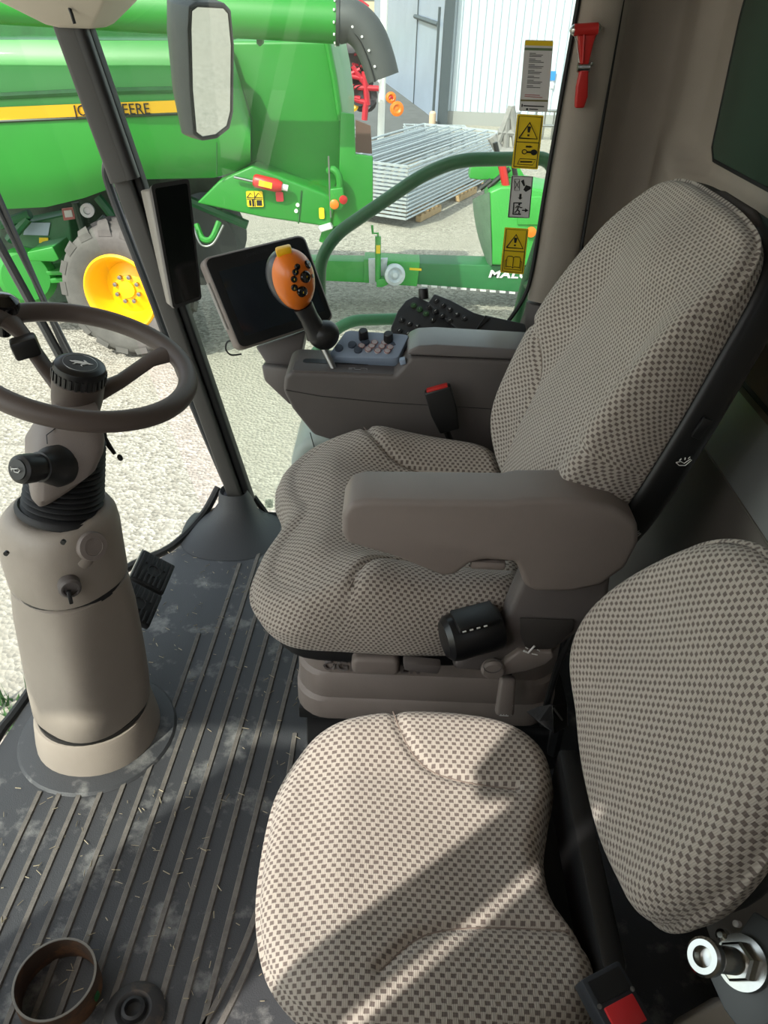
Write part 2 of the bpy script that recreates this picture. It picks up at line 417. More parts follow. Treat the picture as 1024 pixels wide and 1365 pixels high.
def sweep_y(prof, y0, y1): return loft([[(x, y, z) for x, z in prof] for y in (y0, y1)], cap=False, closed=False)
ob('lower_panel', sweep_y([(.60, -.04), (.60, .655)], -.2, 2.1), mat('rear_lower_panel', (150, 144, 137), .55, var=.05), wr)
ob('ledge_panel', sweep_y([(.60, .655), (.603, .662), (.645, .782)], -.2, 2.1), mat('rear_ledge_panel', (170, 174, 172), .32, var=.04), wr)
ob('panel_seam', tube([(.642, -.2, .787), (.642, 2.05, .787)], .006, 6), M_seal, wr)
ob('panel_seam', tube([(.600, -.2, .658), (.600, 2.05, .658)], .0025, 6), M_beige2, wr)
ob('corner_seam', tube([at(772, 352, y=1.972), at(776, 325, y=1.972), at(832, -10, y=1.972), at(850, -120, y=1.972)], .0045, 6), M_seal, wr)
w1 = thing('window_1', 'dark green tinted rear cab window in a beige recess', None, (.70, 1.0, 1.35), kind='structure')
wp = [(.3, 1.8), (1.88, 1.8), (1.91, 1.33), (1.885, 1.09), (1.86, 1.068), (.3, 1.068)]
m = Matrix(((0, 0, 1, .0), (1, 0, 0, -1.0), (0, 1, 0, -1.35), (0, 0, 0, 1)))
ob('pane', tf(ext(wp, .005), m @ T(0, 0, -.004)), mat('rear_glass', (58, 78, 66), .12, var=.25, vscale=1.2, spec=.6), w1)
ob('pane_seal', tf(tube([(p[0], p[1], 0) for p in wp], .006, 6, closed=True), m), M_seal, w1)
# B pillar on the right
def bpil(z): o = .03*(z-.73); return [(.353+o, 1.986), (.357+o, 1.973), (.385+o, 1.955), (.44+o, 1.96), (.475+o*.5, 1.99), (.492, 2.06), (.495, 2.12), (.43+o, 2.12)]
ob('trim_3', loft([[(x, y, z) for x, y in bpil(z)] for z in (.70, .9, 1.2, 1.9)]), M_beige, kind='structure', smooth=50, label='beige rear door pillar beside the side window')
def bp2(z): o = -.10*sst(.70, .35, z); return [(.352+o, 1.986), (.362+o, 1.965), (.40+o, 1.945), (.46, 1.95), (.56, 1.985), (.60, 2.06), (.60, 2.12), (.42+o, 2.12)]
ob('trim_4', loft([[(x, y, z) for x, y in bp2(z)] for z in (.0, .3, .45, .58, .66, .692)]), M_dark, kind='structure', smooth=50, label='dark taupe lower panel under the beige door pillar')
# glass
M_glass = glassmat('side_glass', (.90, .96, .91), .04, dirt=.03)
M_glassw = glassmat('windshield_glass', (.90, .96, .92), .012, dirt=.006)
gp = [(-.43, .0), (.22, .0), (.30, .40), (.34, .58), (.385, .70), (.43, 1.6), (-.80, 1.6)]
mg = Matrix(((1, 0, 0, 0), (0, 0, 1, 1.985), (0, 1, 0, 0), (0, 0, 0, 1)))
w2 = thing('window_2', 'large right side cab window between the two pillars', None, (0, 1.985, 0), kind='structure')
ob('pane', tf(ext(gp, .004), Matrix(((1, 0, 0, 0), (0, 0, 1, 0), (0, 1, 0, 0), (0, 0, 0, 1)))), M_glass, w2, smooth=0)
ob('pane_seal', tube(smooth_path([(-.1, -.01, .40), (.16, -.01, .42), (.235, -.01, .50), (.285, -.01, .60), (.338, -.01, .70), (.352, -.012, .78), (.357, -.012, 1.0), (.375, -.012, 1.5)], 5), .0055, 6), M_seal, w2)
rows = []
for z in (0, .45, .9, 1.36, 1.6):
    o = -.23*z
    rows.append(smooth_path([(-.815+o*.6, -.2, z), (-.815+o*.7, .6, z), (-.805+o*.8, 1.17, z), (-.745+o*.9, 1.61, z), (-.62+o, 1.78, z), (-.545+o, 1.93, z)], 5))
ob('window_3', loft(rows, cap=False, closed=False), M_glassw, kind='structure', smooth=60, label='bowed front windshield of the cab')
# unseen roof, near wall and right header; roof and near wall shaped for sunlight
M_roof = mat('roof_beige', (176, 164, 148), .7)
ob('ceiling', box(2.45, 2.5, .1, (-.55, .95, 1.95), .01), M_roof, kind='structure', label='beige cab roof lining extended forward to shade the steering column')  # stretched forward and outward to shade the column and small backrest
ob('wall_right', box(1.2, .06, .32, (-.02, 2.05, 1.74), .02), M_beige, kind='structure', label='beige header above the side window')
mw = Matrix(((1, 0, 0, 0), (0, 0, -1, 0), (0, 1, 0, 0), (0, 0, 0, 1)))
xe = lambda z: -.60+.297*(z-1.29)
def wpanel(pts): return tf(ext(pts, .05, .008, z0=.20), mw)
wl = ob('wall_left', wpanel([(xe(-.04)+.150, -.04), (.64, -.04), (.64, 1.9), (xe(1.9)+.150, 1.9)]), M_beige, kind='structure', label='unseen beige cab side wall with front edge slanted to shade the seat')  # front edge slanted so its shadow crosses the passenger seat
ob('shade_post', wpanel([(xe(-.04), -.04), (xe(-.04)+.078, -.04), (xe(1.9)+.078, 1.9), (xe(1.9), 1.9)]), M_beige, wl)  # added strip, casts a dark band beside a sliver of sun
ob('shade_header', wpanel([(-.60, 1.64), (.64, 1.64), (.64, 1.9), (-.60, 1.9)]), M_beige, wl)  # added to keep direct sun off the passenger backrest
d1 = ob('sun_blocker', tf(ext([(-1.35, .02), (-.90, .02), (-.90, 1.75), (-1.35, 1.75)], .04, .01, z0=.22), mw), M_beige2, kind='structure', label='added panel out of view blocking sun from the floor')  # added out of view to block sun from the floor mat
ob('blocker_handle', tube([(-1.0, -.265, .8), (-1.0, -.30, .82), (-1.0, -.30, .98), (-1.0, -.265, 1.0)], .01, 8), M_black, d1)  # part of the added sun blocker
# ================================================================== seats
def oriented(vf, m): return tf(vf, m)
# ---- operator seat
os_ = Rooted('operator_seat', 'large grey checked fabric driver seat with raised armrest and suspension base', 'seat', (.05, 1.25, 0))
cy = 1.25
ctrl = [(-.195, .0), (-.222, .10), (-.225, .20), (-.17, .275), (-.05, .292), (.10, .285), (.24, .25), (.275, .13), (.28, 0), (.275, -.13), (.24, -.25), (.10, -.285), (-.05, -.292), (-.16, -.285), (-.222, -.21), (-.226, -.11)]
oc = [(p.x, p.y) for p in smooth_path([(a, b, 0) for a, b in ctrl], 14, closed=True)]
seam_f = [(p.x, p.y) for p in smooth_path([(-.055, .285, 0), (-.03, .22, 0), (.02, .175, 0), (.10, .16, 0), (.26, .15, 0)], 5)]
seam_n = [(a, -b) for a, b in seam_f]
def op_top(u, v):
    w = .042*sst(.13, .235, abs(v))*sst(-.13, .0, u)
    w += -.045*sst(-.10, -.225, u)+.018*math.exp(-((u+.06)/.09)**2)
    w += -.018*math.exp(-(v/.10)**2-((u-.14)/.10)**2)
    w += .010*math.exp(-((abs(v)-.15)/.07)**2-((u+.15)/.07)**2)
    d = pdist((u, v), seam_f if v > 0 else seam_n)
    if d < .03: w -= .010*math.exp(-(d/.007)**2)
    return w
vf, uv = pillow(oc, op_top, .115, .045, (.02, 0), n_in=56)
mc = T(0, cy, .505) @ RY(3)
cush = os_.part('cushion', tf(vf, mc), M_fab, uvs=uv, smooth=80)
for sm in (seam_f, seam_n):
    os_.part('seam', tf(tube([(u, v, op_top(u, v)+.0005) for u, v in sm], .0011, 6), mc), mat('seam_thread', (128, 114, 105), .9), parent=cush)
# cushion pan under the fabric
pan = [(p[0]*.93+.01, p[1]*.90) for p in oc[::4]]
os_.part('seat_pan', tf(bev(ext(pan, .05, z0=-.155), .01), mc), M_black)
# ---- operator backrest : local u = height, v = -y , w = forward (towards -x)
ctrl = [(.015, 0), (.012, .12), (.03, .185), (.10, .243), (.22, .277), (.36, .272), (.50, .262), (.59, .248), (.635, .21), (.652, .12), (.655, 0)]
ctrl = ctrl+[(a, -b) for a, b in ctrl[-2:0:-1]]
ctrl = [(a, b+.022*sst(.3, .62, a)) for a, b in ctrl]
ob2 = [(p.x, p.y) for p in smooth_path([(a, b, 0) for a, b in ctrl], 12, closed=True)]
bs_f = [(p.x, p.y) for p in smooth_path([(.0, .125, 0), (.12, .135, 0), (.22, .165, 0), (.285, .215, 0), (.305, .28, 0)], 5)]
bs_n = [(a, -b) for a, b in bs_f]
def ob_top(u, v):
    w = .056*sst(.13, .245, abs(v))*sst(.64, .32, u)
    w += .022*math.exp(-((u-.17)/.13)**2)*(1-sst(.1, .2, abs(v)))
    w += -.03*sst(.5, .66, u)
    w += .018*math.exp(-((u-.56)/.08)**2-(v/.14)**2)
    d = pdist((u, v), bs_f if v > 0 else bs_n)
    if d < .03: w -= .010*math.exp(-(d/.008)**2)
    return w
vf, uv = pillow(ob2, ob_top, .062, .020, (.33, 0), n_in=56)
up = Vector((.36, 0, 1)).normalized()
mb = frame((.235, 1.265, .50), up, (0, 1, 0))   # x=up, y=+y, z = x cross y -> forward (-x)
uvb = [(b, a) for a, b in uv]
back = os_.part('backrest', tf(vf, mb), M_fab, uvs=uvb, smooth=80)
os_.part('seam', tf(tube([(u, v, ob_top(u, v)+.0005) for u, v in bs_n], .0011, 6), mb), MATS['seam_thread'], parent=back)
os_.part('seam', tf(tube([(u, v, ob_top(u, v)+.0005) for u, v in bs_f], .0011, 6), mb), MATS['seam_thread'], parent=back)
# black shell behind the pad
sh = [((a-.33)*1.03+.33, b*1.015) for a, b in ob2[::3]]
shell = tf(bev(ext(sh, .058, z0=-.114), .015, 3), mb)
so_ = os_.part('back_shell', shell, mat('shell_black', (10, 10, 11), .42), label='glossy black back shell')
os_.part('headrest_cover', tf(bev(ext([(.58, -.19), (.645, -.17), (.668, -.08), (.668, .05), (.655, .12), (.58, .15)], .022, z0=-.078), .010, 3), mb), mat('headrest_cloth', (58, 50, 46), .8, bump=.4, bscale=300))
# printed symbols on the shell side
def glyph(poly_list, m, name='symbol', parent=None, root=os_, material=None):
    vf = join(*[tube([(x, y, 0) for x, y in pl], w, 5) for pl, w in poly_list])
    return root.part(name, tf(vf, m), material or M_white, parent=parent, smooth=0)
def seat_glyph(s):
    return [([(-.9*s, .1*s), (-.3*s, .2*s), (.2*s, -.2*s), (.9*s, .5*s), (1.1*s, .3*s), (.4*s, -.6*s), (-.4*s, -.5*s), (-.9*s, .1*s)], .0007), ([(-.3*s, .7*s), (-.5*s, .4*s)], .0009), ([(.2*s, .8*s), (.2*s, .45*s)], .0009), ([(.6*s, .6*s), (.8*s, .9*s)], .0006)]
def hw_at(u):
    best = min((q for q in ob2 if q[1] < 0), key=lambda q: abs(q[0]-u)); return -best[1]
for (u, s_) in ((.345, .011), (.205, .012)):
    c_ = mb @ Vector((u, -hw_at(u)*1.02-.004, -.088))
    glyph(seat_glyph(s_), frame(c_, (1, 0, .15), (0, -.2, 1)), parent=so_)
c_ = mb @ Vector((.40, -hw_at(.40)*1.02-.001, -.086))
os_.part('rocker_switch', tf(box(.034, .008, .016, b=.003), frame(c_, up, (0, 1, 0))), M_black, parent=so_)
# ---- armrest (near side)
arm_prof = [(-.055, .655), (-.062, .672), (-.062, .705), (-.052, .728), (-.03, .735), (.18, .742), (.20, .748), (.28, .752), (.335, .742), (.375, .715), (.385, .68), (.375, .63), (.345, .595), (.30, .578), (.245, .575), (.225, .585), (.213, .615), (.205, .632), (.155, .634), (.135, .625), (.115, .602), (.095, .598), (.02, .632)]
ma = Matrix(((1, 0, 0, 0), (0, 0, -1, 0), (0, 1, 0, 0), (0, 0, 0, 1)))
arm = os_.part('armrest', tf(bev(ext(arm_prof, .092, z0=-1.03), .016, 4), ma), M_taupe, smooth=45)
os_.part('release_button', tf(box(.055, .02, .016, b=.005), T(.165, .955, .618)), M_taupe, parent=arm)
os_.part('pocket', tf(box(.085, .05, .02, b=.004), T(.17, .985, .628)), M_black, parent=arm)
# bracket under the armrest
brp = [(.235, .60), (.36, .60), (.355, .56), (.335, .51), (.30, .47), (.27, .455), (.245, .445), (.20, .425), (.17, .405), (.155, .392), (.15, .37), (.165, .358), (.20, .362), (.22, .378), (.24, .40), (.245, .43), (.235, .47), (.215, .51), (.215, .55)]
brp = [(.225, .60), (.36, .605), (.365, .56), (.345, .50), (.31, .455), (.26, .425), (.20, .398), (.185, .382), (.13, .385), (.128, .408), (.165, .430), (.195, .46), (.205, .50), (.215, .55)]
brk = os_.part('armrest_bracket', tf(bev(ext(brp, .05, z0=-1.0), .010, 3), ma), M_dark, smooth=45)
os_.part('pivot_cap', lathe([(.019, 0), (.021, .004), (.021, .010), (.017, .014), (.0, .0145)], at(657, 888, y=.945), (0, -1, 0), 28), M_taupe, parent=brk)
os_.part('pivot_cap_ring', tube([at(657, 888, y=.930)+Vector((.0155*math.cos(a), 0, .0155*math.sin(a))) for a in [2*math.pi*i/28 for i in range(28)]], .0008, 5, closed=True), M_dark, parent=brk)
os_.part('lever_recess', tf(bev(ext([(.228, .515), (.315, .515), (.318, .495), (.295, .455), (.272, .442), (.245, .452), (.235, .475)], .004, z0=.949-.0), .0015), Matrix(((1, 0, 0, 0), (0, 0, -1, 1.897), (0, 1, 0, 0), (0, 0, 0, 1)))), mat('recess_dark', (58, 54, 52), .6), parent=brk)
lev = os_.part('tilt_lever', tf(bev(ext([(.200, .398), (.215, .425), (.235, .448), (.290, .450), (.296, .438), (.285, .420), (.255, .403), (.215, .388)], .016, z0=-.953), .005, 3), ma), M_taupe)
sg = at(708, 868, y=.934)
os_.part('symbol', tf(join(tube([(-.012, 0, 0), (-.004, -.004, 0), (.004, .012, 0)], .0018, 6), tube([(-.010, .008, 0), (-.006, .005, 0)], .0010, 5), tube([(.010, .004, 0), (.014, .001, 0)], .0010, 5), tube([(.002, -.006, 0), (.012, -.008, 0)], .0010, 5)), frame(sg, (1, 0, 0), (0, 0, 1))), M_white, parent=lev, smooth=0)
# black height knob
kd = (at(592, 852, y=.935)-at(668, 832, y=.965)).normalized()
kb = at(664, 834, y=.963)
kn = os_.part('height_knob', lathe([(.037, 0), (.039, .006), (.040, .075), (.038, .088), (.030, .096), (.0, .097)], kb, kd, 30), mat('knob_black', (24, 24, 26), .32))
os_.part('knob_plate', tf(box(.072, .05, .012, b=.003), frame(kb+kd*.045+Vector((0, -.006, .039)), kd, (0, 1, 0))), M_black, parent=kn)
os_.part('knob_marks', join(*[tf(box(.006, .003, .002), frame(kb+kd*(.03+.012*i)+Vector((0, -.0325, .039)), kd, (0, 1, 0))) for i in range(4)]), M_white, parent=kn, smooth=0)
# suspension base: stepped moulded skirt
def skirt(z0, z1, ins, tier):
    a = rrect(.50-ins*2, .50-ins*2, .06, 6)
    return [[(x+.095, y+1.245, z) for x, y in [(q[0]*s, q[1]*s) for q in a]] for z, s in ((z0, .985), (z0+.008, 1.0), (z1-.008, 1.0), (z1, .975))]
b1 = os_.part('suspension_skirt', loft(skirt(.195, .252, 0, 0)), M_taupe, smooth=40)
os_.part('suspension_skirt', loft(skirt(.247, .313, .004, 1)), M_taupe, smooth=40)
b3 = os_.part('suspension_skirt', loft(skirt(.308, .385, .008, 2)), M_taupe, smooth=40)
os_.part('base_frame', tf(box(.52, .42, .19, b=.01), T(.12, 1.25, .105)), M_black)
for i in (0, 1): os_.part('slide_rail', tf(box(.50, .03, .03, b=.004), T(.10, 1.03+.40*i, .188)), M_black)
tx = at(520, 886, y=1.003)
os_.part('raised_lettering', tf(text_vf('GRAMMER', .031, .006, 1.08, bold=.0006), frame((.000, 1.001, .334), (1, 0, 0), (0, .05, 1))), M_dark, parent=b3, smooth=0)
os_.part('raised_lettering', tf(join(*[tube([(.009*math.cos(a0+a), .009*math.sin(a0+a), 0) for a in [k*R(80)/5 for k in range(6)]], .003, 5) for a0 in (R(60), R(180), R(300))]), frame((-.088, 1.001, .334), (1, 0, 0), (0, 0, 1))), M_dark, parent=b3, smooth=0)
hg = os_.part('grip_handle', tf(bev(ext(rrect(.085, .04, .014), .045), .008, 3), frame((-.004, 1.012, .366), (1, 0, 0), (0, 0, 1))), M_taupe)
# pull strap plate & slider levers
stp = at(673, 925, y=.975)
lt = os_.part('slide_lever', tf(bev(ext([(-.016, -.035), (.018, -.035), (.014, .04), (-.014, .04)], .02), .006, 3), frame(stp, (1, 0, -.03), (0, .35, 1))), M_taupe)
os_.part('symbol', tf(join(*[tube([(-.007+.005*i, -.012, 0), (-.007+.005*i, .004, 0)], .0013, 5) for i in range(3)]+[tube([(-.009, -.014, 0), (.007, -.014, 0)], .001, 5)]+[tube([(.012, -.012+.006*i, 0), (.012, -.010+.006*i, 0)], .001, 5) for i in range(4)]), frame(stp+Vector((0, -.024, -.012)), (1, 0, -.03), (0, .35, 1))), M_white, parent=lt, smooth=0)
os_.part('lever_stem', tube([stp+Vector((.005, .03, .02)), stp+Vector((.006, .045, .09))], .010, 8), M_black, parent=lt)
fl = at(563, 880, y=.96)
os_.part('front_lever', tf(bev(ext([(-.03, -.008), (.028, -.014), (.032, .006), (-.01, .01), (-.034, .012)], .02), .004, 2), frame(fl, (1, 0, 0), (0, 0, 1))), M_dark)
os_.part('belt_cable', tube(smooth_path([at(772, 815, y=.97), at(760, 850, y=.955), at(745, 885, y=.95), at(730, 935, y=.955), at(722, 965, y=1.0)], 4), .006, 8), M_black)
# ---- instructor seat
is_ = Rooted('instructor_seat', 'small sunlit checked fabric passenger seat with separate oval backrest', 'seat', (.06, .57, 0))
ctrl = [(-.180, 0), (-.172, .10), (-.135, .17), (-.06, .208), (.04, .222), (.14, .212), (.195, .175), (.21, .12), (.19, .05), (.178, .0), (.185, -.06), (.215, -.13), (.20, -.19), (.13, -.225), (.03, -.235), (-.07, -.215), (-.14, -.165), (-.172, -.09)]
ic = [(p.x, p.y) for p in smooth_path([(a, b, 0) for a, b in ctrl], 14, closed=True)]
is_f = [(p.x, p.y) for p in smooth_path([(-.02, .205, 0), (0, .15, 0), (.03, .115, 0), (.08, .10, 0), (.15, .092, 0)], 5)]
is_n = [(p.x, p.y) for p in smooth_path([(-.03, -.16, 0), (.02, -.115, 0), (.09, -.10, 0), (.19, -.10, 0)], 5)]
def is_top(u, v):
    w = .012*sst(.09, .17, abs(v))-.020*sst(-.07, -.16, u)-.010*math.exp(-(v/.09)**2-((u-.08)/.09)**2)
    d = pdist((u, v), is_f if v > 0 else is_n)
    if d < .03: w -= .007*math.exp(-(d/.007)**2)
    return w
vf, uv = pillow(ic, is_top, .085, .034, (.02, 0), n_in=56)
mi = T(.045, .575, .462) @ RY(1.5)
icu = is_.part('cushion', tf(vf, mi), M_fab, uvs=uv, smooth=80)
for sm in (is_f, is_n): is_.part('seam', tf(tube([(u, v, is_top(u, v)+.0004) for u, v in sm], .0010, 6), mi), MATS['seam_thread'], parent=icu)
# backrest
ctrl = [(-.01, .0), (.0, .09), (.045, .19), (.12, .225), (.22, .213), (.31, .165), (.37, .09), (.388, 0)]
ctrl = ctrl+[(a, -b*.92) for a, b in ctrl[-2:0:-1]]
ib = [(p.x, p.y) for p in smooth_path([(a, b, 0) for a, b in ctrl], 14, closed=True)]
def ib_top(u, v):
    return .018*math.exp(-((u-.10)/.10)**2)-.02*sst(.28, .39, u)+.014*sst(.10, .20, abs(v))*sst(.3, .15, u)
vf, uv = pillow(ib, ib_top, .055, .036, (.18, 0), n_in=50)
mb2 = frame((.278, .618, .500), Vector((.30, 0, 1)), (0, 1, 0))
is_.part('backrest', tf(vf, mb2), M_fab, uvs=[(b, a) for a, b in uv], smooth=80)
is_.part('back_panel', tf(bev(ext([((a-.18)*.9+.18, b*.9) for a, b in ib[::4]], .03, z0=-.085), .01, 3), mb2), M_black)
is_.part('back_hinge', tf(box(.03, .30, .10, b=.008), T(.275, .575, .42)), M_black)
# folding base below the cushion
is_.part('seat_pan', tf(bev(ext([((a-.02)*.86+.02, b*.86) for a, b in ic[::4]], .03, z0=-.11), .008), mi), mat('instructor_pan', (120, 92, 98), .5))
bs = Rooted('storage_box', 'pinkish grey pedestal box under the small passenger seat', 'box', (.10, .56, 0))
bs.part('body', tf(box(.30, .40, .345, b=.015), T(.09, .56, .1745)), MATS['instructor_pan'])
bs.part('side_edge', tf(box(.012, .36, .33, b=.004), T(-.064, .56, .172)), mat('box_white', (205, 200, 200), .5))
# ================================================================== steering column
def sup(cx, cy, z, rx, ry, e=2.4, n=40, rot=0, tx=0, ty=0):
    out = []
    for i in range(n):
        a = 2*math.pi*i/n; c, s = math.cos(a), math.sin(a)
        x = rx*math.copysign(abs(c)**(2/e), c); y = ry*math.copysign(abs(s)**(2/e), s)
        xr = x*math.cos(rot)-y*math.sin(rot); yr = x*math.sin(rot)+y*math.cos(rot)
        out.append((cx+xr, cy+yr, z+tx*xr+ty*yr))
    return out
stc = Rooted('steering_column', 'taupe plastic steering column with black bellows standing on floor mat', 'steering column', (-.597, 1.11, 0))
stc.part('floor_flange', lathe([(.165, .0005), (.160, .006), (.135, .009)], (-.6, 1.105, 0), seg=40), MATS['floor_mat_rubber'])
stc.part('base_collar', loft([sup(-.598, 1.108, z, r, r, 2.1) for z, r in ((.004, .127), (.02, .126), (.075, .119), (.085, .115), (.086, .105))]), M_taupe2)
stc.part('base_ring', lathe([(.112, .084), (.112, .096)], (-.598, 1.108, 0), seg=40), M_black)
rot = R(-30)
stc.part('lower_cover', loft([sup(x, y, z, r, r*.97, e, rot=rot) for x, y, z, r, e in ((-.598, 1.108, .093, .108, 2.3), (-.598, 1.108, .10, .112, 2.5), (-.595, 1.11, .16, .104, 3.6), (-.591, 1.112, .25, .099, 4.2), (-.588, 1.115, .35, .097, 3.8), (-.586, 1.117, .418, .098, 2.6), (-.586, 1.117, .422, .092, 2.5))]), M_taupe2, smooth=50)
stc.part('cover_gap', lathe([(.096, .415), (.096, .430)], (-.583, 1.117, 0), seg=40), M_black)
uc = stc.part('upper_cover', loft([sup(x, 1.119, z, r, r*.98, e, rot=rot, ty=sl, tx=-sl*.2) for x, z, r, e, sl in ((-.586, .424, .096, 2.4, 0), (-.586, .428, .101, 2.4, 0), (-.586, .48, .102, 2.4, 0), (-.582, .535, .100, 2.4, .05), (-.578, .562, .094, 2.4, .06), (-.575, .576, .085, 2.3, .06), (-.574, .580, .072, 2.2, .06), (-.574, .572, .06, 2, .05))]), M_taupe2, smooth=50)
# round cap and boss, key switch
def face_at(px, py, y): return at(px, py, y=y)
p = face_at(119, 727, 1.060); n = Vector((.72, -.62, .32)).normalized()
stc.part('round_cap', lathe([(.026, -.03), (.026, .0), (.0245, .004), (.016, .005), (.0155, .0035), (.0, .0035)], p+n*.013, n, 28), M_taupe, parent=uc)
q2 = face_at(100, 768, 1.04)
stc.part('switch_boss', tube([p-n*.020, p.lerp(q2, .5)-n*.006, q2+Vector((0, .012, 0))], [.0255, .021, .012], 18), M_taupe2, parent=uc, smooth=60)
p = face_at(93, 783, 1.012); n = Vector((.45, -.85, .05))
ks = stc.part('key_switch', lathe([(.019, -.012), (.019, .004), (.015, .008), (.012, .008), (.012, .004), (0, .004)], p, n, 24), M_dark, parent=uc)
stc.part('key_lever', tf(box(.007, .024, .012, b=.002), frame(p+n*.012+Vector((-.002, -.004, -.010)), (1, .5, 0), (-.1, -.5, -1))), M_black, parent=uc)
for px, py in ((84, 723), (8, 738)): stc.part('screw_hole', lathe([(.0042, -.004), (.0042, .0015), (0, .0015)], at(px, py, y=1.012), (0, -1, .1), 14), M_black, parent=uc)
# bellows
a0, a1 = Vector((-.571, 1.122, .570)), Vector((-.542, 1.148, .705)); ax = (a1-a0)
prof = []; nb = 14; Lb = ax.length
for i in range(nb):
    h = Lb*i/nb; r = .070-.010*(i/nb)
    prof += [(r-.009, h), (r-.001, h+Lb/nb*.35), (r, h+Lb/nb*.5), (r-.001, h+Lb/nb*.65)]
stc.part('bellows', lathe([(.078, -.004), (.079, .003), (.074, .008)]+prof, a0, ax, 40), M_rubber, smooth=60)
# tilt head
hd = loft([sup(x, y, z, rx, ry, e, rot=R(30), ty=.1, tx=max(0, 1-(z-.62)/.09)*.55) for x, y, z, rx, ry, e in ((-.560, 1.096, .622, .022, .022, 3), (-.557, 1.100, .631, .040, .038, 3.2), (-.550, 1.108, .650, .056, .054, 3.8), (-.543, 1.118, .690, .061, .058, 4), (-.540, 1.126, .712, .060, .057, 4), (-.534, 1.142, .738, .050, .049, 3.4), (-.530, 1.155, .750, .040, .040, 2.4))])
hdo = stc.part('tilt_head', hd, M_taupe, smooth=45)
stc.part('shroud_seam', tube([at(63, 592, y=1.075), at(62, 580, y=1.085), at(80, 566, y=1.12)], .0009, 5), M_black, parent=hdo)
# light / horn stalk
p0, p1 = at(74, 620, y=1.075), at(24, 626, y=1.005); dd = p1-p0; Ls = dd.length
sk = stc.part('control_stalk', lathe([(.036, -.012), (.0365, .004), (.033, .010), (.026, Ls*.30), (.0245, Ls*.45), (.0215, Ls*.46), (.0215, Ls*.60), (.0235, Ls*.62), (.0235, Ls*.90), (.022, Ls*.96), (.0165, Ls), (0.016, Ls*1.03), (.0, Ls*1.035)], p0, dd, 32), M_black)
hm = frame(p1+dd.normalized()*.0045, dd.cross(Vector((0, 0, 1))), (0, 0, 1))
stc.part('horn_symbol', tf(join(tube([(-.008, .004, 0), (-.008, -.004, 0)], .0008, 5), tube([(-.008, .0, 0), (.0, .002, 0), (.006, .004, 0), (.009, .001, 0), (.004, -.004, 0), (-.003, -.004, 0), (-.003, 0, 0)], .0009, 5)), frame(p1+dd.normalized()*.0055, Vector((0, 0, 1)).cross(dd), (0, 0, 1))), M_white, parent=sk, smooth=0)
# tilt lever behind the wheel
lv = [at(133, 560, y=1.19), at(139, 585, y=1.18), at(153, 605, y=1.165)]
stc.part('tilt_lever', tube(lv, [.008, .006, .0035], 8), M_black)
stc.part('lever_tip', lathe([(.002, -.006), (.0045, -.003), (.0045, .003), (.002, .006)], at(160, 610, y=1.16), (0.4, -.2, -.8), 12), M_black)
# ------------------------------------------------------------------ steering wheel
WC = at(107, 483, d=1.30); wn = Vector((.27, -.03, .96)).normalized()
sw = Rooted('steering_wheel', 'dark brown rubber steering wheel with leaping deer hub cap', 'steering wheel', WC-wn*.05)
e1 = Vector((1, 0, 0)); e1 = (e1-wn*e1.dot(wn)).normalized(); e2 = wn.cross(e1)
RW = .179
ring = [WC+(e1*math.cos(a)+e2*math.sin(a))*RW for a in [2*math.pi*i/72 for i in range(72)]]
sw.part('rim', tube(ring, .0172, 16, closed=True), M_wheel, smooth=80)
hb = WC-wn*.070
sw.part('hub', lathe([(.036, -.03), (.040, -.02), (.0425, .0), (.0435, .035), (.040, .04)], hb, wn, 36), M_wheel)
for ang in (46, 153):
    d = e1*math.cos(R(ang))+e2*math.sin(R(ang)); sd = wn.cross(d)
    path = [hb+d*.035+wn*.004, hb+d*.08+wn*.022, hb+d*.135+wn*.058, WC+d*(RW-.004)]
    rings = []
    for i, q in enumerate(path):
        w = (.022, .0165, .016, .024)[i]; h = (.012, .010, .010, .012)[i]
        rings.append([q+sd*(w*math.cos(t))+wn*(h*math.sin(t)) for t in [2*math.pi*k/14 for k in range(14)]])
    sw.part('spoke', loft(rings), M_wheel, smooth=70)
cp = hb+wn*.036
cap = sw.part('hub_cap', lathe([(.038, 0), (.043, .003), (.0435, .022), (.041, .029), (.034, .033), (.030, .0335), (.0, .0325)], cp, wn, 40), mat('cap_black', (20, 20, 22), .35))
for k in range(28):
    a = 2*math.pi*k/28; d = e1*math.cos(a)+e2*math.sin(a)
    sw.part('grip_rib', tf(box(.0035, .0055, .018, b=.001), frame(cp+d*.0435+wn*.011, d, wn.cross(d))), MATS['cap_black'], parent=cap, smooth=0)
mcap = frame(cp+wn*.0332, e1, e2)
sw.part('emblem_ring', tf(tube([(.0275*math.cos(a), .0275*math.sin(a), 0) for a in [2*math.pi*i/40 for i in range(40)]], .0007, 6, closed=True), mcap), M_steel, parent=cap)
deer = [(-20, 6), (-13, 5), (-9, 7), (-6, 10), (-2, 11), (-5, 7), (-4, 5), (4, 4), (10, 2), (13, -1), (17, -2), (13, -4), (9, -3), (7, -6), (9, -11), (6, -9), (5, -5), (0, -3), (-5, -2), (-3, -7), (-7, -11), (-5, -7), (-9, -2), (-11, 1), (-14, 2)]
sw.part('deer_emblem', tf(ext([(-x*.0010, y*.0010) for x, y in deer], .0008), mcap), M_white, parent=cap, smooth=0)
# spinner knob clamped to the rim
kp = at(12, 442, d=1.36)
kc = sw.part('spinner_clamp', tf(box(.045, .036, .034, b=.006), frame(at(34, 462, d=1.33), (1, .5, .2), (-.4, 1, 0))), M_black)
ksp = at(4, 412, d=1.35)
sw.part('spinner_knob', lathe([(.012, -.05), (.013, -.03), (.020, -.022), (.0285, -.008), (.030, .004), (.026, .018), (.014, .027), (0, .029)], ksp, Vector((.25, -.1, 1)), 30), M_gloss)
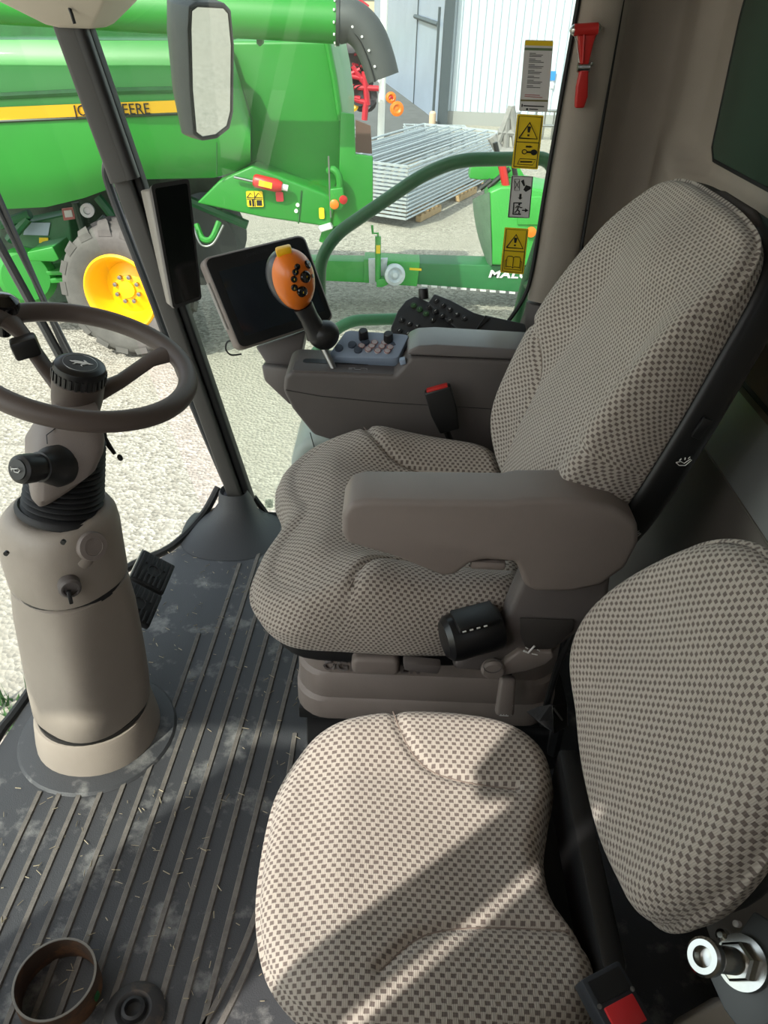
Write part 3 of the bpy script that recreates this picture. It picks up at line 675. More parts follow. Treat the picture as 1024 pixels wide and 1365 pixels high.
# ------------------------------------------------------------------ pedals
for i, (ca, cb) in enumerate((((182, 741), (226, 760)), ((165, 778), (210, 806)))):
    pass
pc = [at(203, 764, z=.150), at(184, 806, z=.135)]
pu = (pc[0]-pc[1]).normalized(); pn = Vector((.55, -.35, .78)); pn = (pn-pu*pn.dot(pu)).normalized(); pv = pn.cross(pu)
wlen = (pc[0]-pc[1]).length
for i, c0 in enumerate(pc):
    pd = Rooted('brake_pedal', ('black ribbed brake pedal pad farther from the camera' if i == 0 else 'black ribbed brake pedal pad nearer to the steering column'), 'pedal', c0-pn*.03, group='paired brake pedals')
    mm = frame(c0, pu, pv)
    pad = pd.part('pad', tf(box(wlen-.006, .088, .018, b=.004), mm), M_rubber)
    for k in range(7):
        yy = -.036+.012*k
        for sx in (-1, 1):
            Lr = wlen*.30 if abs(yy) < .025 else wlen*.42
            pd.part('tread_rib', tf(box(Lr, .0055, .004, b=.001), mm @ T(sx*(wlen/2-.008-Lr/2), yy, .0105)), M_rubber, parent=pad, smooth=0)
    pd.part('tread_ring', tf(lathe([(.0175, .008), (.0175, .0115), (.014, .0115), (.0135, .0095), (0, .0095)], (0, 0, 0), seg=24), mm), M_rubber, parent=pad)
    pd.part('pad_edge', tf(box(wlen-.008, .003, .016), mm @ T(0, .0455, .0)), M_steel, parent=pad)
    b0 = c0-pn*.008
    pd.part('arm', tube([b0, b0-pn*.05-Vector((.03, 0, .02)), Vector((b0.x-.07, b0.y-.02, .01))], .009, 8), M_black)
# ================================================================== console beside the driver seat
def quadmap(c):
    c = [Vector(q) for q in c]
    return lambda u, v: c[0].lerp(c[1], u).lerp(c[3].lerp(c[2], u), v)
def on_plane(px, py, p0, n):
    D = FW + CR*((px-512)/FPX) + CU*((682.5-py)/FPX); p0 = Vector(p0); n = Vector(n)
    return CAMLOC + D*((p0-CAMLOC).dot(n)/D.dot(n))
def slab(pts, n, th, b=.0):
    n = Vector(n).normalized(); k = len(pts)
    v = [tuple(Vector(p)) for p in pts]+[tuple(Vector(p)-n*th) for p in pts]
    f = [tuple(range(k)), tuple(range(2*k-1, k-1, -1))]+[(i, k+i, k+(i+1) % k, (i+1) % k) for i in range(k)]
    return bev((v, f), b, 3) if b else (v, f)
def rq(qm, r=.1, n=5, m=0, ax=None, ry=None):
    ry = ry or r
    out = []
    for cx, cy, a0 in ((1-r-m, 1-ry-m, 0), (r+m, 1-ry-m, 90), (r+m, ry+m, 180), (1-r-m, ry+m, 270)):
        for k in range(n+1):
            a = R(a0+90*k/n); out.append(qm(cx+r*math.cos(a), cy+ry*math.sin(a)))
    return out
con = Rooted('armrest_console', 'dark taupe control console with button panel and padded lid beside driver seat', 'console', (.05, 1.72, 0))
prof = [(-.238, .622), (-.242, .585), (-.222, .54), (-.175, .475), (-.12, .458), (.33, .43), (.33, .682), (.045, .682), (.03, .66), (.012, .634), (-.222, .634)]
mcn = Matrix(((1, 0, 0, 0), (0, 0, -1, 0), (0, 1, 0, 0), (0, 0, 0, 1)))
body = con.part('body', tf(bev(ext(prof, .145, z0=-1.755), .014, 4), mcn), M_dark, smooth=45)
con.part('body_seam', tube([(-.236, 1.6095, .590), (-.16, 1.6095, .578), (.0, 1.6095, .568), (.30, 1.6095, .562)], .0008, 5), M_black, parent=body)
# button panel
pz = .668
qp = [at(436, 476, z=.652), at(530, 478, z=.66), at(546, 446, z=.70), at(462, 440, z=.69)]
qpm = quadmap(qp); pnn = (qp[1]-qp[0]).cross(qp[3]-qp[0]).normalized()
M_panel = mat('panel_sky_sheen', (140, 154, 174), .38, bump=.1, bscale=900)  # blue of the reflected sky is painted into the grey panel colour
pan_ = con.part('button_panel', slab(rq(qpm, .10), pnn, .03, .003), M_panel, smooth=40)
con.part('panel_clip', tf(box(.014, .02, .012, b=.002), frame(at(537, 481, y=1.62), (1, 0, .3), (0, 1, 0))), M_panel, parent=pan_)
Z = lambda zx, zy: (370+zx/4.096, 440+zy/4.096)
for i, (zx, zy, big) in enumerate(((335, 98, 1), (408, 80, 1), (440, 107, 1), (480, 66, 1), (655, 50, 1), (637, 72, 1), (530, 70, 0), (585, 72, 0), (460, 88, 0), (515, 90, 0), (570, 92, 0), (615, 97, 0), (495, 108, 0), (547, 115, 0), (600, 117, 0))):
    p = on_plane(*Z(zx, zy), qp[0]+pnn*.003, pnn); r = .0098 if big else .0072
    bt = con.part('button', tf(lathe([(r, -.004), (r, .002), (r*.9, .0035), (0, .004)], (0, 0, 0), seg=18), frame(p, (1, 0, 0), pnn.cross(Vector((1, 0, 0))))), (mat('button_blue', (62, 72, 88), .45) if big else mat('button_pale', (176, 168, 170), .45)))
    if not big: con.part('button_ring', tube([p+pnn*.0028+(Vector((1, 0, 0))*math.cos(a)+pnn.cross(Vector((1, 0, 0)))*math.sin(a))*r*.95 for a in [2*math.pi*k/18 for k in range(18)]], .0009, 5, closed=True), mat('button_red', (150, 84, 78), .5), parent=bt)
for px, py in ((485, 452), (518, 456)):
    p = on_plane(px, py, qp[0], pnn)
    kn_ = con.part('rotary_knob', lathe([(.011, 0), (.0115, .002), (.0105, .024), (.009, .026), (0, .0262)], p, pnn+Vector((0, 0, .4)), 22), M_black)
# lever slot and gate print
con.part('slot_trim', tf(bev(ext(rrect(.155, .022, .010), .004), .001, 1), T(-.125, 1.672, .6335) @ RX(4)), M_black, parent=body)
con.part('tray_panel', tf(bev(ext(rrect(.232, .055, .008), .004), .001, 1), T(-.105, 1.644, .632)), M_dark, parent=body)
gt = tube([(-.022, .004, 0), (-.008, .004, 0), (-.008, -.004, 0), (.006, -.004, 0), (.006, .004, 0), (.020, .004, 0), (.020, -.003, 0)], .0008, 4)
con.part('gate_print', tf(join(gt, tube([(-.022, -.003, 0), (-.014, -.003, 0)], .0008, 4)), T(-.072, 1.636, .6375)), mat('grey_print', (150, 150, 152), .6), parent=body, smooth=0)
# padded lid
lid = [(.036, .686), (.04, .696), (.06, .708), (.10, .712), (.32, .708), (.332, .696), (.33, .684)]
con.part('lid', tf(bev(ext(lid, .115, z0=-1.725), .012, 4), mcn), mat('lid_taupe', (108, 103, 102), .33, bump=.15, bscale=900), smooth=45)
# pedestal under the console
sb = Rooted('side_pedestal', 'pale grey green storage pedestal below the control console', 'pedestal', (.0, 1.72, 0))
sb.part('body', tf(bev(ext([(-.225, 0), (-.245, .36), (-.22, .41), (-.16, .44), (.3, .42), (.3, 0)], .22, z0=-1.90), .03, 4), mcn), mat('pedestal_grey', (150, 160, 154), .45), smooth=50)
sb.part('lid_seam', tube([(-.19, 1.679, .445), (-.175, 1.679, .38), (-.17, 1.679, .30)], .0012, 5), M_black)
# side keypad
kp0 = at(590, 425, y=1.88); kn0 = Vector((-.12, -.62, .78)).normalized()
KP = lambda px, py, o=0: on_plane(px, py, kp0+kn0*o, kn0)
kpad = Rooted('keypad', 'black angled keypad with three green keys behind the console lid', 'keypad', kp0-kn0*.06)
ka = [KP(*q, .0) for q in ((520, 462), (521, 436), (530, 414), (541, 400), (553, 394), (572, 402), (600, 418), (640, 441), (640, 462))]
kaO = kpad.part('key_plate', slab(ka, kn0, .03, .004), mat('keypad_black', (40, 40, 42), .5, bump=.2, bscale=900), smooth=40)
kb_ = [KP(*q, .008) for q in ((570, 404), (579, 391), (600, 399), (632, 416), (655, 423), (625, 450), (606, 436))]
kbO = kpad.part('key_plate', slab(kb_, kn0, .035, .004), MATS['keypad_black'], smooth=40)
kpad.part('palm_rest', slab([KP(*q, .004) for q in ((634, 421), (650, 420), (700, 431), (705, 452), (620, 452))], kn0, .03, .004), MATS['keypad_black'], smooth=40)
kpad.part('palm_rest_edge', tube([KP(648, 421, .009), KP(630, 446, .009)], .002, 6), M_black)
ZK = lambda zx, zy: (500+zx/6.4, 380+zy/6.4)
kx = Vector((1, 0, .1)); kx = (kx-kn0*kx.dot(kn0)).normalized(); ky = kn0.cross(kx)
for zx, zy, g in ((330, 175, 1), (382, 208, 1), (435, 245, 1), (465, 183, 0), (515, 222, 0), (572, 262, 0), (637, 303, 0), (708, 343, 0), (490, 300, 0), (521, 133, 0), (580, 173, 0), (638, 208, 0), (698, 250, 0), (765, 283, 0), (228, 297, 0), (293, 330, 0), (360, 352, 0), (207, 390, 0), (280, 415, 0)):
    o = .008 if (zx > 500 and zy < 340) else .0
    p = KP(*ZK(zx, zy), o)
    k = kpad.part('key', lathe([(.0082, -.002), (.0078, .0022), (.006, .003), (0, .0032)], p, kn0, 16), mat('key_green', (44, 78, 44), .45) if g else mat('key_dark', (30, 30, 32), .45))
    gl = random.choice([[(-.002, -.002, 0), (.002, .002, 0)], [(0, -.0025, 0), (0, .0025, 0)], [(-.002, 0, 0), (.002, .0, 0), (.002, .002, 0)], [(-.002, .002, 0), (.0, -.002, 0), (.002, .002, 0)]])
    kpad.part('key_symbol', tf(tube(gl, .0007, 4), frame(p+kn0*.0035, kx, ky)), mat('key_print', (120, 170, 110), .6) if g else M_white, parent=k, smooth=0)
kpad.part('dial', lathe([(.013, 0), (.013, .022), (.011, .026), (0, .0262)], KP(565, 398, -.01), kn0+Vector((0, .8, .3)), 20), M_black)
kpad.part('mount', tf(box(.20, .05, .10, b=.01), T(.13, 1.92, .60)), M_dark)
# ------------------------------------------------------------------ joystick
joy = Rooted('drive_joystick', 'orange topped control joystick with black buttons rising from the console', 'joystick', at(444, 492, z=.632))
hc = at(391, 373, y=1.655); ax_ = (at(384, 338, y=1.655)-at(402, 408, y=1.66)).normalized()
vd = (CAMLOC-hc).normalized(); vd = (vd-ax_*vd.dot(ax_)).normalized(); sd_ = ax_.cross(vd)
He = frame(hc, sd_, ax_)     # x=side, y=axis, z=towards viewer
def ellips(m, rx, ry, rz, n=36, k=24, sh=None):
    rings = []
    for i in range(1, k):
        t = math.pi*i/k; yy = -math.cos(t); rr = math.sin(t)
        g = 1+.10*yy     # slightly fuller towards the top
        rings.append([m @ Vector((rx*rr*g*math.cos(2*math.pi*j/n), ry*yy, rz*rr*g*math.sin(2*math.pi*j/n))) for j in range(n)])
    return loft(rings)
joy.part('head', ellips(He, .047, .066, .050), M_orange, smooth=80)
joy.part('head_back', ellips(He @ T(-.007, .0, -.012), .049, .067, .047), mat('joy_grey', (58, 60, 64), .3), smooth=80)
joy.part('top_button', tf(box(.034, .018, .026, b=.005), frame(hc+ax_*.066+vd*.006-sd_*.004, sd_, ax_)), M_yellow)
Hi = He.inverted()
def hit(px, py):
    D = FW + CR*((px-512)/FPX) + CU*((682.5-py)/FPX)
    o = Hi @ CAMLOC; d = (Hi.to_3x3() @ D); s = Vector((1/.047, 1/.066, 1/.050))
    o2 = Vector((o.x*s.x, o.y*s.y, o.z*s.z)); d2 = Vector((d.x*s.x, d.y*s.y, d.z*s.z))
    A = d2.dot(d2); B = 2*o2.dot(d2); C = o2.dot(o2)-1; disc = max(B*B-4*A*C, 0); t = (-B-math.sqrt(disc))/(2*A)
    q = o+d*t; nn = Vector((q.x*s.x**2, q.y*s.y**2, q.z*s.z**2)).normalized()
    return He @ q, (He.to_3x3() @ nn).normalized()
ZJ = lambda zx, zy: (350+zx/7.58, 320+zy/7.58)
for zx, zy, r in ((350, 272, .0065), (332, 325, .0072), (318, 395, .0072), (322, 480, .0072), (430, 372, .0125), (400, 520, .0115), (450, 250, .0095)):
    p, nn = hit(*ZJ(zx, zy))
    bt = joy.part('button', lathe([(r, -.004), (r, .003), (r*.8, .0055), (0, .006)], p, nn, 20), M_gloss)
    if r > .007: joy.part('button_symbol', tube([p+nn*.0065+ax_*-.002, p+nn*.0065+ax_*.002+sd_*.001], .0006, 4), M_stick, parent=bt, smooth=0)
for px, py in ((416, 368),):
    p, nn = hit(px, py); joy.part('side_switch', lathe([(.004, -.002), (.004, .003), (0, .0034)], p, nn, 12), M_steel)
n0, n1 = at(404, 408, y=1.66), at(424, 446, y=1.665)
joy.part('neck', tube([n0, n0.lerp(n1, .4), n0.lerp(n1, .8), n1], [.023, .021, .024, .028], 18), M_black, smooth=60)
joy.part('knuckle', ellips(frame(at(432, 447, y=1.67), (1, 0, .3), (-.3, 0, 1)), .036, .033, .034), M_black, smooth=80)
joy.part('shaft', tube([at(430, 460, y=1.668), at(445, 492, z=.632)], .008, 12), M_steel)
# ------------------------------------------------------------------ terminal display
mn = Vector((.42, -.72, .42)).normalized(); mp = at(358, 390, y=1.80)
mc4 = [on_plane(*q, mp, mn) for q in ((319, 468), (447, 426), (406, 311), (268, 344))]
qm = quadmap(mc4)
tm = Rooted('touch_display', 'black touchscreen terminal in taupe bezel mounted ahead of console', 'display', mp-Vector((0, 0, .2)))
mbz = tm.part('housing', slab(rq(qm, .08), mn, .040, .008), M_taupe, smooth=40)
fb = [q+mn*.0008 for q in rq(qm, .07, m=.022)]
tm.part('bezel', slab(fb, mn, .004, .0012), M_gloss if False else mat('bezel_black', (20, 21, 23), .35))
qs = quadmap([qm(.10, .13), qm(.93, .13), qm(.93, .83), qm(.10, .83)])
tm.part('screen', slab([q+mn*.0012 for q in rq(qs, .01, n=1)], mn, .001), mat('screen_grey', (34, 38, 44), .12))
bl = qm(.5, .92)+mn*.001
tm.part('brand_print', tf(text_vf('JOHN DEERE', .010, .0004), frame(bl+mn*.0004, (mc4[1]-mc4[0]), (mc4[3]-mc4[0]))), mat('bezel_print', (46, 47, 49), .6), smooth=0)
tm.part('side_bumper', tube([qm(-.004, .25)-mn*.015, qm(-.004, .75)-mn*.015], .006, 8), mat('bumper_grey', (150, 146, 142), .4))
tm.part('cable', tube(smooth_path([at(317, 455, y=1.81), at(304, 455, y=1.81), at(301, 465, y=1.81), at(308, 473, y=1.81), at(322, 472, y=1.82)], 5), .0022, 8), M_black)
mt = [at(340, 462, y=1.80), at(408, 440, y=1.82), at(402, 470, y=1.80), at(385, 492, y=1.78), at(357, 488, y=1.78)]
tm.part('mount_block', slab(mt, (0, -1, .3), .07, .006), M_dark, smooth=40)
ml_ = [at(348, 486, y=1.76), at(388, 492, y=1.74), at(386, 520, y=1.74), at(388, 542, y=1.74), at(352, 508, y=1.75)]
tm.part('mount_arm', slab(ml_, (0, -1, .2), .06, .008), M_dark, smooth=40)
# ------------------------------------------------------------------ corner post display
dn = Vector((.5, -.75, .30)).normalized(); dp = at(235, 325, y=1.86)
dc = [on_plane(*q, dp, dn) for q in ((231, 412), (269, 399), (252, 238), (201, 246))]
qd = quadmap(dc)
cd = Rooted('corner_post_display', 'tall narrow black monitor fixed to the front pillar', 'display', dp-Vector((0, 0, .17)))
cd.part('housing', slab(rq(qd, .12, ry=.035), dn, .022, .005), mat('housing_grey', (92, 88, 86), .45), smooth=40)
cd.part('bezel', slab([q+dn*.0008 for q in rq(qd, .10, ry=.03, m=.0)], dn, .002), mat('bezel_dark', (34, 33, 33), .45))
qd2 = quadmap([qd(.08, .03), qd(.93, .03), qd(.93, .965), qd(.08, .965)])
cd.part('screen', slab([q+dn*.0015 for q in rq(qd2, .06, ry=.02, n=3)], dn, .001), mat('display_black', (7, 7, 8), .15))
bk = [q-dn*.021 for q in (qd(.0, .02), qd(.55, .02), qd(.55, .97), qd(.0, .97))]
bk2 = [at(222, 405, y=1.90), at(236, 405, y=1.92), at(215, 250, y=1.92), at(186, 252, y=1.90)]
cd.part('back_cover', bev(loft([bk, bk2]), .006, 2), mat('cover_taupe', (150, 144, 136), .45), smooth=40)
# ================================================================== small things inside
# emergency hammer on the pillar
hm_ = Rooted('emergency_hammer', 'red emergency hammer with metal tips clipped to beige pillar', 'hammer', at(776, 140, y=1.945))
hx = lambda px, py, o=0: at(px, py, y=1.945-o)
c1, c2 = hx(765, 40, .012), hx(797, 38, .012)
hm_.part('head', tube([c1, c2], .0115, 18), M_red, smooth=60)
for s, (p, q) in enumerate(((c1, c2), (c2, c1))):
    d = (p-q).normalized(); hm_.part('tip', lathe([(.0105, 0), (.0095, .003), (.004, .008), (0, .009)], p, d, 14), M_chrome)
hp_ = [hx(*q) for q in ((769, 46), (794, 45), (790, 56), (783, 86), (772, 86), (770, 56))]
nn = Vector((0, -1, 0))
hm_.part('yoke', slab([p-Vector((0, .016, 0)) for p in hp_], nn, .014, .003), M_red, smooth=40)
hm_.part('yoke_rib', tube([hx(779, 46, .018), hx(777, 84, .017)], .002, 6), M_red)
for a in (((765, 44), (769, 56), (773, 86)), ((797, 43), (790, 56), (784, 86))): hm_.part('wire_frame', tube([hx(*q, .012) for q in a], .0014, 6), M_chrome)
gp2 = [hx(*q) for q in ((772, 92), (783, 92), (782, 128), (777, 143), (765, 143), (767, 115))]
hm_.part('handle', slab([p-Vector((0, .018, 0)) for p in gp2], nn, .017, .004), M_red, smooth=40)
hm_.part('clip_band', tube([hx(770, 90, .010), hx(786, 90, .010)], .0095, 12, ), M_chrome)
hm_.part('clip_screw', lathe([(.0045, 0), (.0045, .004), (.003, .006), (0, .0065)], hx(788, 85, .004), nn, 14), M_chrome)
# stickers on the glass
def sticker(c4, m, name_label, border=None, th=.0008):
    P4 = [at(*q, y=1.9835) for q in c4]   # tl tr br bl
    st = Rooted('sticker', name_label, 'sticker', (P4[2]+P4[3])/2, group='stickers on the side window')
    qm_ = quadmap([P4[3], P4[2], P4[1], P4[0]])
    st.part('backing', slab(rq(qm_, .05, n=3, ry=.025), (0, -1, 0), th), m, smooth=0)
    def ln(pts, w=.0009, mm=M_blackprint, nm='print'): return tube([qm_(u, v)-Vector((0, .0006, 0)) for u, v in pts], w, 5), mm
    def poly(pts): 
        return slab([qm_(u, v)-Vector((0, .0005, 0)) for u, v in pts], (0, -1, 0), .0004)
    return st, qm_, ln, poly
def pr(st, vfs, m=M_blackprint, nm='print'): st.part(nm, join(*vfs), m, smooth=0)
FRM = [(.07, .035), (.93, .035), (.93, .965), (.07, .965), (.07, .035)]
TRI = [(.15, .57), (.85, .57), (.5, .86), (.15, .57)]
# white dealer sheet
st, q_, ln, poly = sticker(((700, 53), (738, 54), (730, 149), (692, 148)), M_stickw, 'tall white contact sheet sticker with yellow heading, topmost on window')
pr(st, [poly([(.02, .925), (.98, .925), (.98, .99), (.02, .99)])], M_stick, 'heading'); pr(st, [poly([(.02, .86), (.98, .86), (.98, .895), (.02, .895)])], mat('band_green', (96, 116, 84), .6), 'heading')
pr(st, [poly([(.02, .145), (.98, .145), (.98, .17), (.02, .17)])], mat('band_olive', (112, 106, 60), .6), 'heading')
L_ = []; v = .82
for k, n in enumerate((3, 3, 3, 3, 2, 3, 2)):
    for j in range(n): L_.append(ln([(.20, v), (.42 if j == 0 else .72-.05*((k+j) % 3), v)], .0007)[0]); v -= .021
    v -= .016
pr(st, L_, mat('grey_text', (92, 90, 92), .7)); pr(st, [ln([(.15, .24), (.68, .235)], .0007)[0], ln([(.15, .215), (.78, .205)], .0007)[0]], mat('red_text', (180, 90, 92), .7))
pr(st, [ln([(.14, .08), (.86, .075)], .0012)[0], ln([(.35, .035), (.66, .03)], .001)[0], poly([(.07, .06), (.11, .06), (.11, .105), (.07, .105)]), poly([(.24, .015), (.31, .015), (.31, .045), (.24, .045)])], M_blackprint)
# key warning
st, q_, ln, poly = sticker(((690, 152), (725, 154), (717, 226), (682, 224)), M_stick, 'yellow warning sticker with triangle above a key pictogram')
pr(st, [ln(FRM)[0], ln([(.07, .5), (.93, .5)])[0], ln(TRI, .0016)[0], poly([(.46, .68), (.54, .68), (.57, .79), (.43, .79)]), poly([(.46, .61), (.54, .61), (.54, .645), (.46, .645)])])
ck = lambda cx, cy, rx, ry: [(cx+rx*math.cos(a), cy+ry*math.sin(a)) for a in [2*math.pi*k/14 for k in range(15)]]
pr(st, [poly(ck(.78, .32, .13, .055)[:-1]), ln(ck(.42, .32, .09, .04), .001)[0], ln([(.5, .32), (.7, .32)], .0022)[0], ln([(.45, .42), (.62, .42)], .002)[0], poly([(.60, .395), (.72, .42), (.60, .445)]), ln([(.3, .13), (.75, .14)], .0016)[0], ln([(.2, .08), (.78, .08), (.88, .19), (.28, .19), (.2, .08)], .0007)[0]])
# exit sticker
st, q_, ln, poly = sticker(((682, 234), (711, 235), (706, 291), (677, 290)), M_stickw, 'white sticker with hammer and running man exit pictograms')
pr(st, [ln([(.03, .015), (.97, .015), (.97, .985), (.03, .985), (.03, .015)], .0011)[0], ln([(.15, .92), (.38, .92), (.42, .66), (.2, .66), (.15, .92)], .0006)[0], ln([(.17, .88), (.38, .72)], .0006)[0], ln([(.38, .88), (.2, .7)], .0006)[0]])
pr(st, [poly([(.45, .88), (.58, .92), (.66, .78), (.60, .76)]), poly([(.60, .68), (.72, .63), (.93, .70), (.93, .76), (.70, .79)]), poly([(.44, .58), (.54, .58), (.54, .49), (.60, .49), (.49, .44), (.38, .49), (.44, .49)]), ln([(.58, .36), (.22, .36), (.22, .09), (.58, .09)], .0018)[0], poly(ck(.47, .325, .05, .026)[:-1]), ln([(.44, .29), (.40, .20), (.50, .17), (.48, .10)], .0016)[0], ln([(.40, .20), (.34, .14), (.28, .13)], .0014)[0], ln([(.32, .24), (.38, .29), (.46, .28), (.56, .25), (.62, .26)], .0012)[0], ln([(.62, .19), (.82, .19)], .0013)[0], poly([(.76, .14), (.92, .19), (.76, .24)])])
# manual warning
st, q_, ln, poly = sticker(((673, 303), (705, 305), (698, 366), (667, 363)), M_stick, 'yellow warning sticker with triangle above an open book, lowest on window')
pr(st, [ln(FRM)[0], ln([(.07, .5), (.93, .5)])[0], ln(TRI, .0016)[0], poly([(.46, .68), (.54, .68), (.57, .79), (.43, .79)]), poly([(.46, .61), (.54, .61), (.54, .645), (.46, .645)]), ln([(.5, .12), (.5, .36), (.44, .38), (.26, .38), (.22, .34), (.22, .13), (.26, .15), (.44, .15), (.5, .12), (.56, .15), (.76, .15), (.80, .13), (.80, .34), (.76, .38), (.56, .38), (.5, .36)], .0009)[0], ln([(.22, .30), (.16, .28), (.16, .09), (.86, .09), (.86, .28), (.80, .30)], .0008)[0]])
# etched mark low on the side glass
st, q_, ln, poly = sticker(((354, 666), (364, 665), (364, 677), (353, 677)), glassmat('etched', (.8, .85, .82), .04, dirt=.12), 'small etched maker mark low on the side window by pillar')
pr(st, [ln([(.1, .2+.2*k), (.9, .2+.2*k)], .0006)[0] for k in range(4)], mat('etch_grey', (120, 124, 118), .7))
# belt buckles
def buckle(root_label, top, bot, w, m_side, near):
    b = Rooted('belt_buckle', root_label, 'buckle', bot)
    ax = (top-bot); L = ax.length; mm = frame(bot, m_side, ax)
    hw = w/2
    b.part('body', tf(bev(ext([(-hw*.75, 0), (hw*.75, 0), (hw, L*.45), (hw, L), (-hw, L), (-hw, L*.45)], .024), .004, 3), mm), M_black, smooth=40)
    return b, mm, L, hw
b, mm, L, hw = buckle('black seat belt buckle with red button against the console side', at(573, 518, y=1.585), at(599, 570, y=1.58), .060, Vector((1, .0, .35)), 0)
b.part('release_button', tf(box(hw*1.6, .012, .016, b=.002), mm @ T(0, L-.001, .014)), M_red)
b.part('stalk', tube([at(594, 572, y=1.585), at(601, 590, y=1.59), at(606, 604, y=1.585)], .008, 8), M_black)
pt_, pb_ = at(808, 1338, z=.475), at(822, 1400, z=.46)
mmf = frame(at(815, 1350, z=.47), at(845, 1332, z=.475)-at(790, 1362, z=.475), at(800, 1318, z=.475)-at(815, 1350, z=.47))
b2 = Rooted('belt_buckle', 'black seat belt buckle with large red button in the lower right corner', 'buckle', at(815, 1352, z=.45))
wbu = .050
b2.part('body', tf(bev(ext([(-wbu/2, -.045), (wbu/2, -.045), (wbu/2, .036), (-wbu/2, .036)], .028), .003, 2), mmf), mat('buckle_dark', (46, 50, 56), .4), smooth=40)
b2.part('release_button', tf(box(wbu*.72, .026, .006, b=.0015), mmf @ T(.0, -.008, .029)), mat('button_bright_red', (206, 44, 48), .35))
b2.part('slot', tf(box(wbu*.8, .022, .003), mmf @ T(0, .020, .0282)), M_black)
for s in (-1, 1): b2.part('screw', tf(lathe([(.0025, 0), (.0025, .0015), (0, .002)], (s*wbu*.42, .008, .0285), seg=12), mmf), M_steel)
b2.part('mount', tube([at(815, 1352, z=.45)+Vector((0, 0, -.005)), Vector((at(815, 1352, z=.45).x, at(815, 1352, z=.45).y+.01, .36))], .012, 8), M_black)
# lap belt webbing by the seat
lw = Rooted('lap_belt', 'black folded seat belt webbing between the two seats', 'seat belt', at(735, 960, z=.36))
wb = [at(702, 948, z=.375), at(718, 942, z=.385), at(735, 938, z=.395), at(744, 942, z=.39), at(745, 960, z=.37), at(738, 977, z=.365), at(718, 962, z=.37)]
lw.part('webbing', slab(wb, (0, -.4, .8), .004, .0015), mat('webbing', (44, 44, 46), .75, bump=.8, bscale=300), smooth=0)
lw.part('webbing_fold', slab([at(736, 940, z=.402), at(756, 938, z=.40), at(757, 968, z=.37), at(738, 978, z=.372)], (-.3, -.4, .8), .004, .001), M_gloss, smooth=0)
lw.part('anchor_bar', tube([at(738, 944, z=.402), at(750, 960, z=.385)], .0016, 8), M_steel)
lw.part('strap_end', tube([at(745, 960, z=.36), Vector((at(745, 960, z=.36).x+.02, at(745, 960, z=.36).y+.05, .22))], .012, 6), M_black)
# chrome coupling stud on its bracket
bo = Rooted('coupling_stud', 'shiny steel stud and washer on a dark bracket in lower right corner', 'stud', at(985, 1285, d=.80))
c0 = at(990, 1283, d=.78); ad = (at(936, 1275, d=.735)-c0).normalized(); Ls = (at(936, 1275, d=.735)-c0).length
bo.part('washer', lathe([(.026, -.004), (.027, -.001), (.026, .003), (.010, .004)], c0, ad, 36), M_chrome)
bo.part('hex_nut', lathe([(.0195, .003), (.0195, .016), (.017, .019), (.010, .02)], c0, ad, 6), M_chrome, smooth=20)
bo.part('stud', lathe([(.0125, .018), (.0125, Ls*.55), (.0105, Ls*.62), (.0100, Ls*.78), (.0165, Ls*.82), (.0175, Ls*.88), (.0175, Ls*.97), (.015, Ls), (.0095, Ls), (.0085, Ls*.97), (.0080, Ls*.85), (0, Ls*.84)], c0, ad, 32), M_chrome)
bp_ = [on_plane(*q, c0-ad*.004, ad) for q in ((945, 1300), (1005, 1215), (1060, 1250), (1060, 1340), (995, 1385), (965, 1345))]
bo.part('bracket_plate', slab(bp_, ad, .008, .0015), mat('bracket_grey', (88, 92, 94), .45), smooth=40)
bo.part('bracket_screw', lathe([(.006, 0), (.006, .008), (.003, .010), (0, .010)], on_plane(966, 1247, c0-ad*.004, ad), ad, 16), M_chrome)
bo.part('bracket_screw', lathe([(.0035, 0), (.0035, .007), (0, .008)], on_plane(985, 1232, c0-ad*.004, ad), ad, 12), M_stickw)
lowc = [at(905, 1365, d=.86), at(965, 1330, d=.86), at(1010, 1345, d=.84), at(1040, 1420, d=.84), at(900, 1420, d=.86)]
bo.part('side_cover', slab(lowc, (-.2, -.4, .8), .06, .006), mat('cover_beige', (150, 142, 132), .55), smooth=40)
# rusty ring and rubber plug on the floor
rc = at(72, 1296, z=.045); rc = Vector((rc.x, rc.y, .0))
ta = Vector((.12, -.25, 1)).normalized()
M_rust = mat('rusty_steel', (72, 56, 46), .65, .35, col2=(128, 88, 58), vscale=22, mix=(.5, .75))
rg_ = Rooted('steel_ring', 'rusty steel pipe ring lying on the floor mat', 'ring', rc)
rcx = at(70, 1297, z=.07); h_ = .052; rr_ = .0585
rg_.part('ring_wall', lathe([(rr_, -h_), (rr_+.0045, -h_), (rr_+.0045, .0), (rr_, .0), (rr_, -h_)], (rcx.x, rcx.y, h_+.001), (0, 0, 1), 48, cap=False), M_rust, smooth=40)
rg_.part('worn_rim', lathe([(rr_+.0003, 0), (rr_+.0042, .0), (rr_+.0040, .0012), (rr_+.0006, .0012), (rr_+.0003, 0)], (rcx.x, rcx.y, h_+.001), (0, 0, 1), 48, cap=False), mat('worn_steel', (140, 138, 134), .35, .8), smooth=40)
for a, s in ((-8, .012), (-95, .016)):
    d = Vector((math.cos(R(a)), math.sin(R(a)), 0)); rg_.part('paint_patch', tf(bev(ext(rrect(s, s*1.3, .003, 2), .002), .0), frame(Vector((rcx.x, rcx.y, .02))+d*(rr_+.0046), Vector((-d.y, d.x, 0)), (0, 0, 1))), mat('old_green', (26, 88, 44), .5), smooth=0)
pc_ = at(180, 1352, z=.0)
pg = Rooted('rubber_plug', 'worn black round rubber boot on the floor mat beside ring', 'plug', pc_)
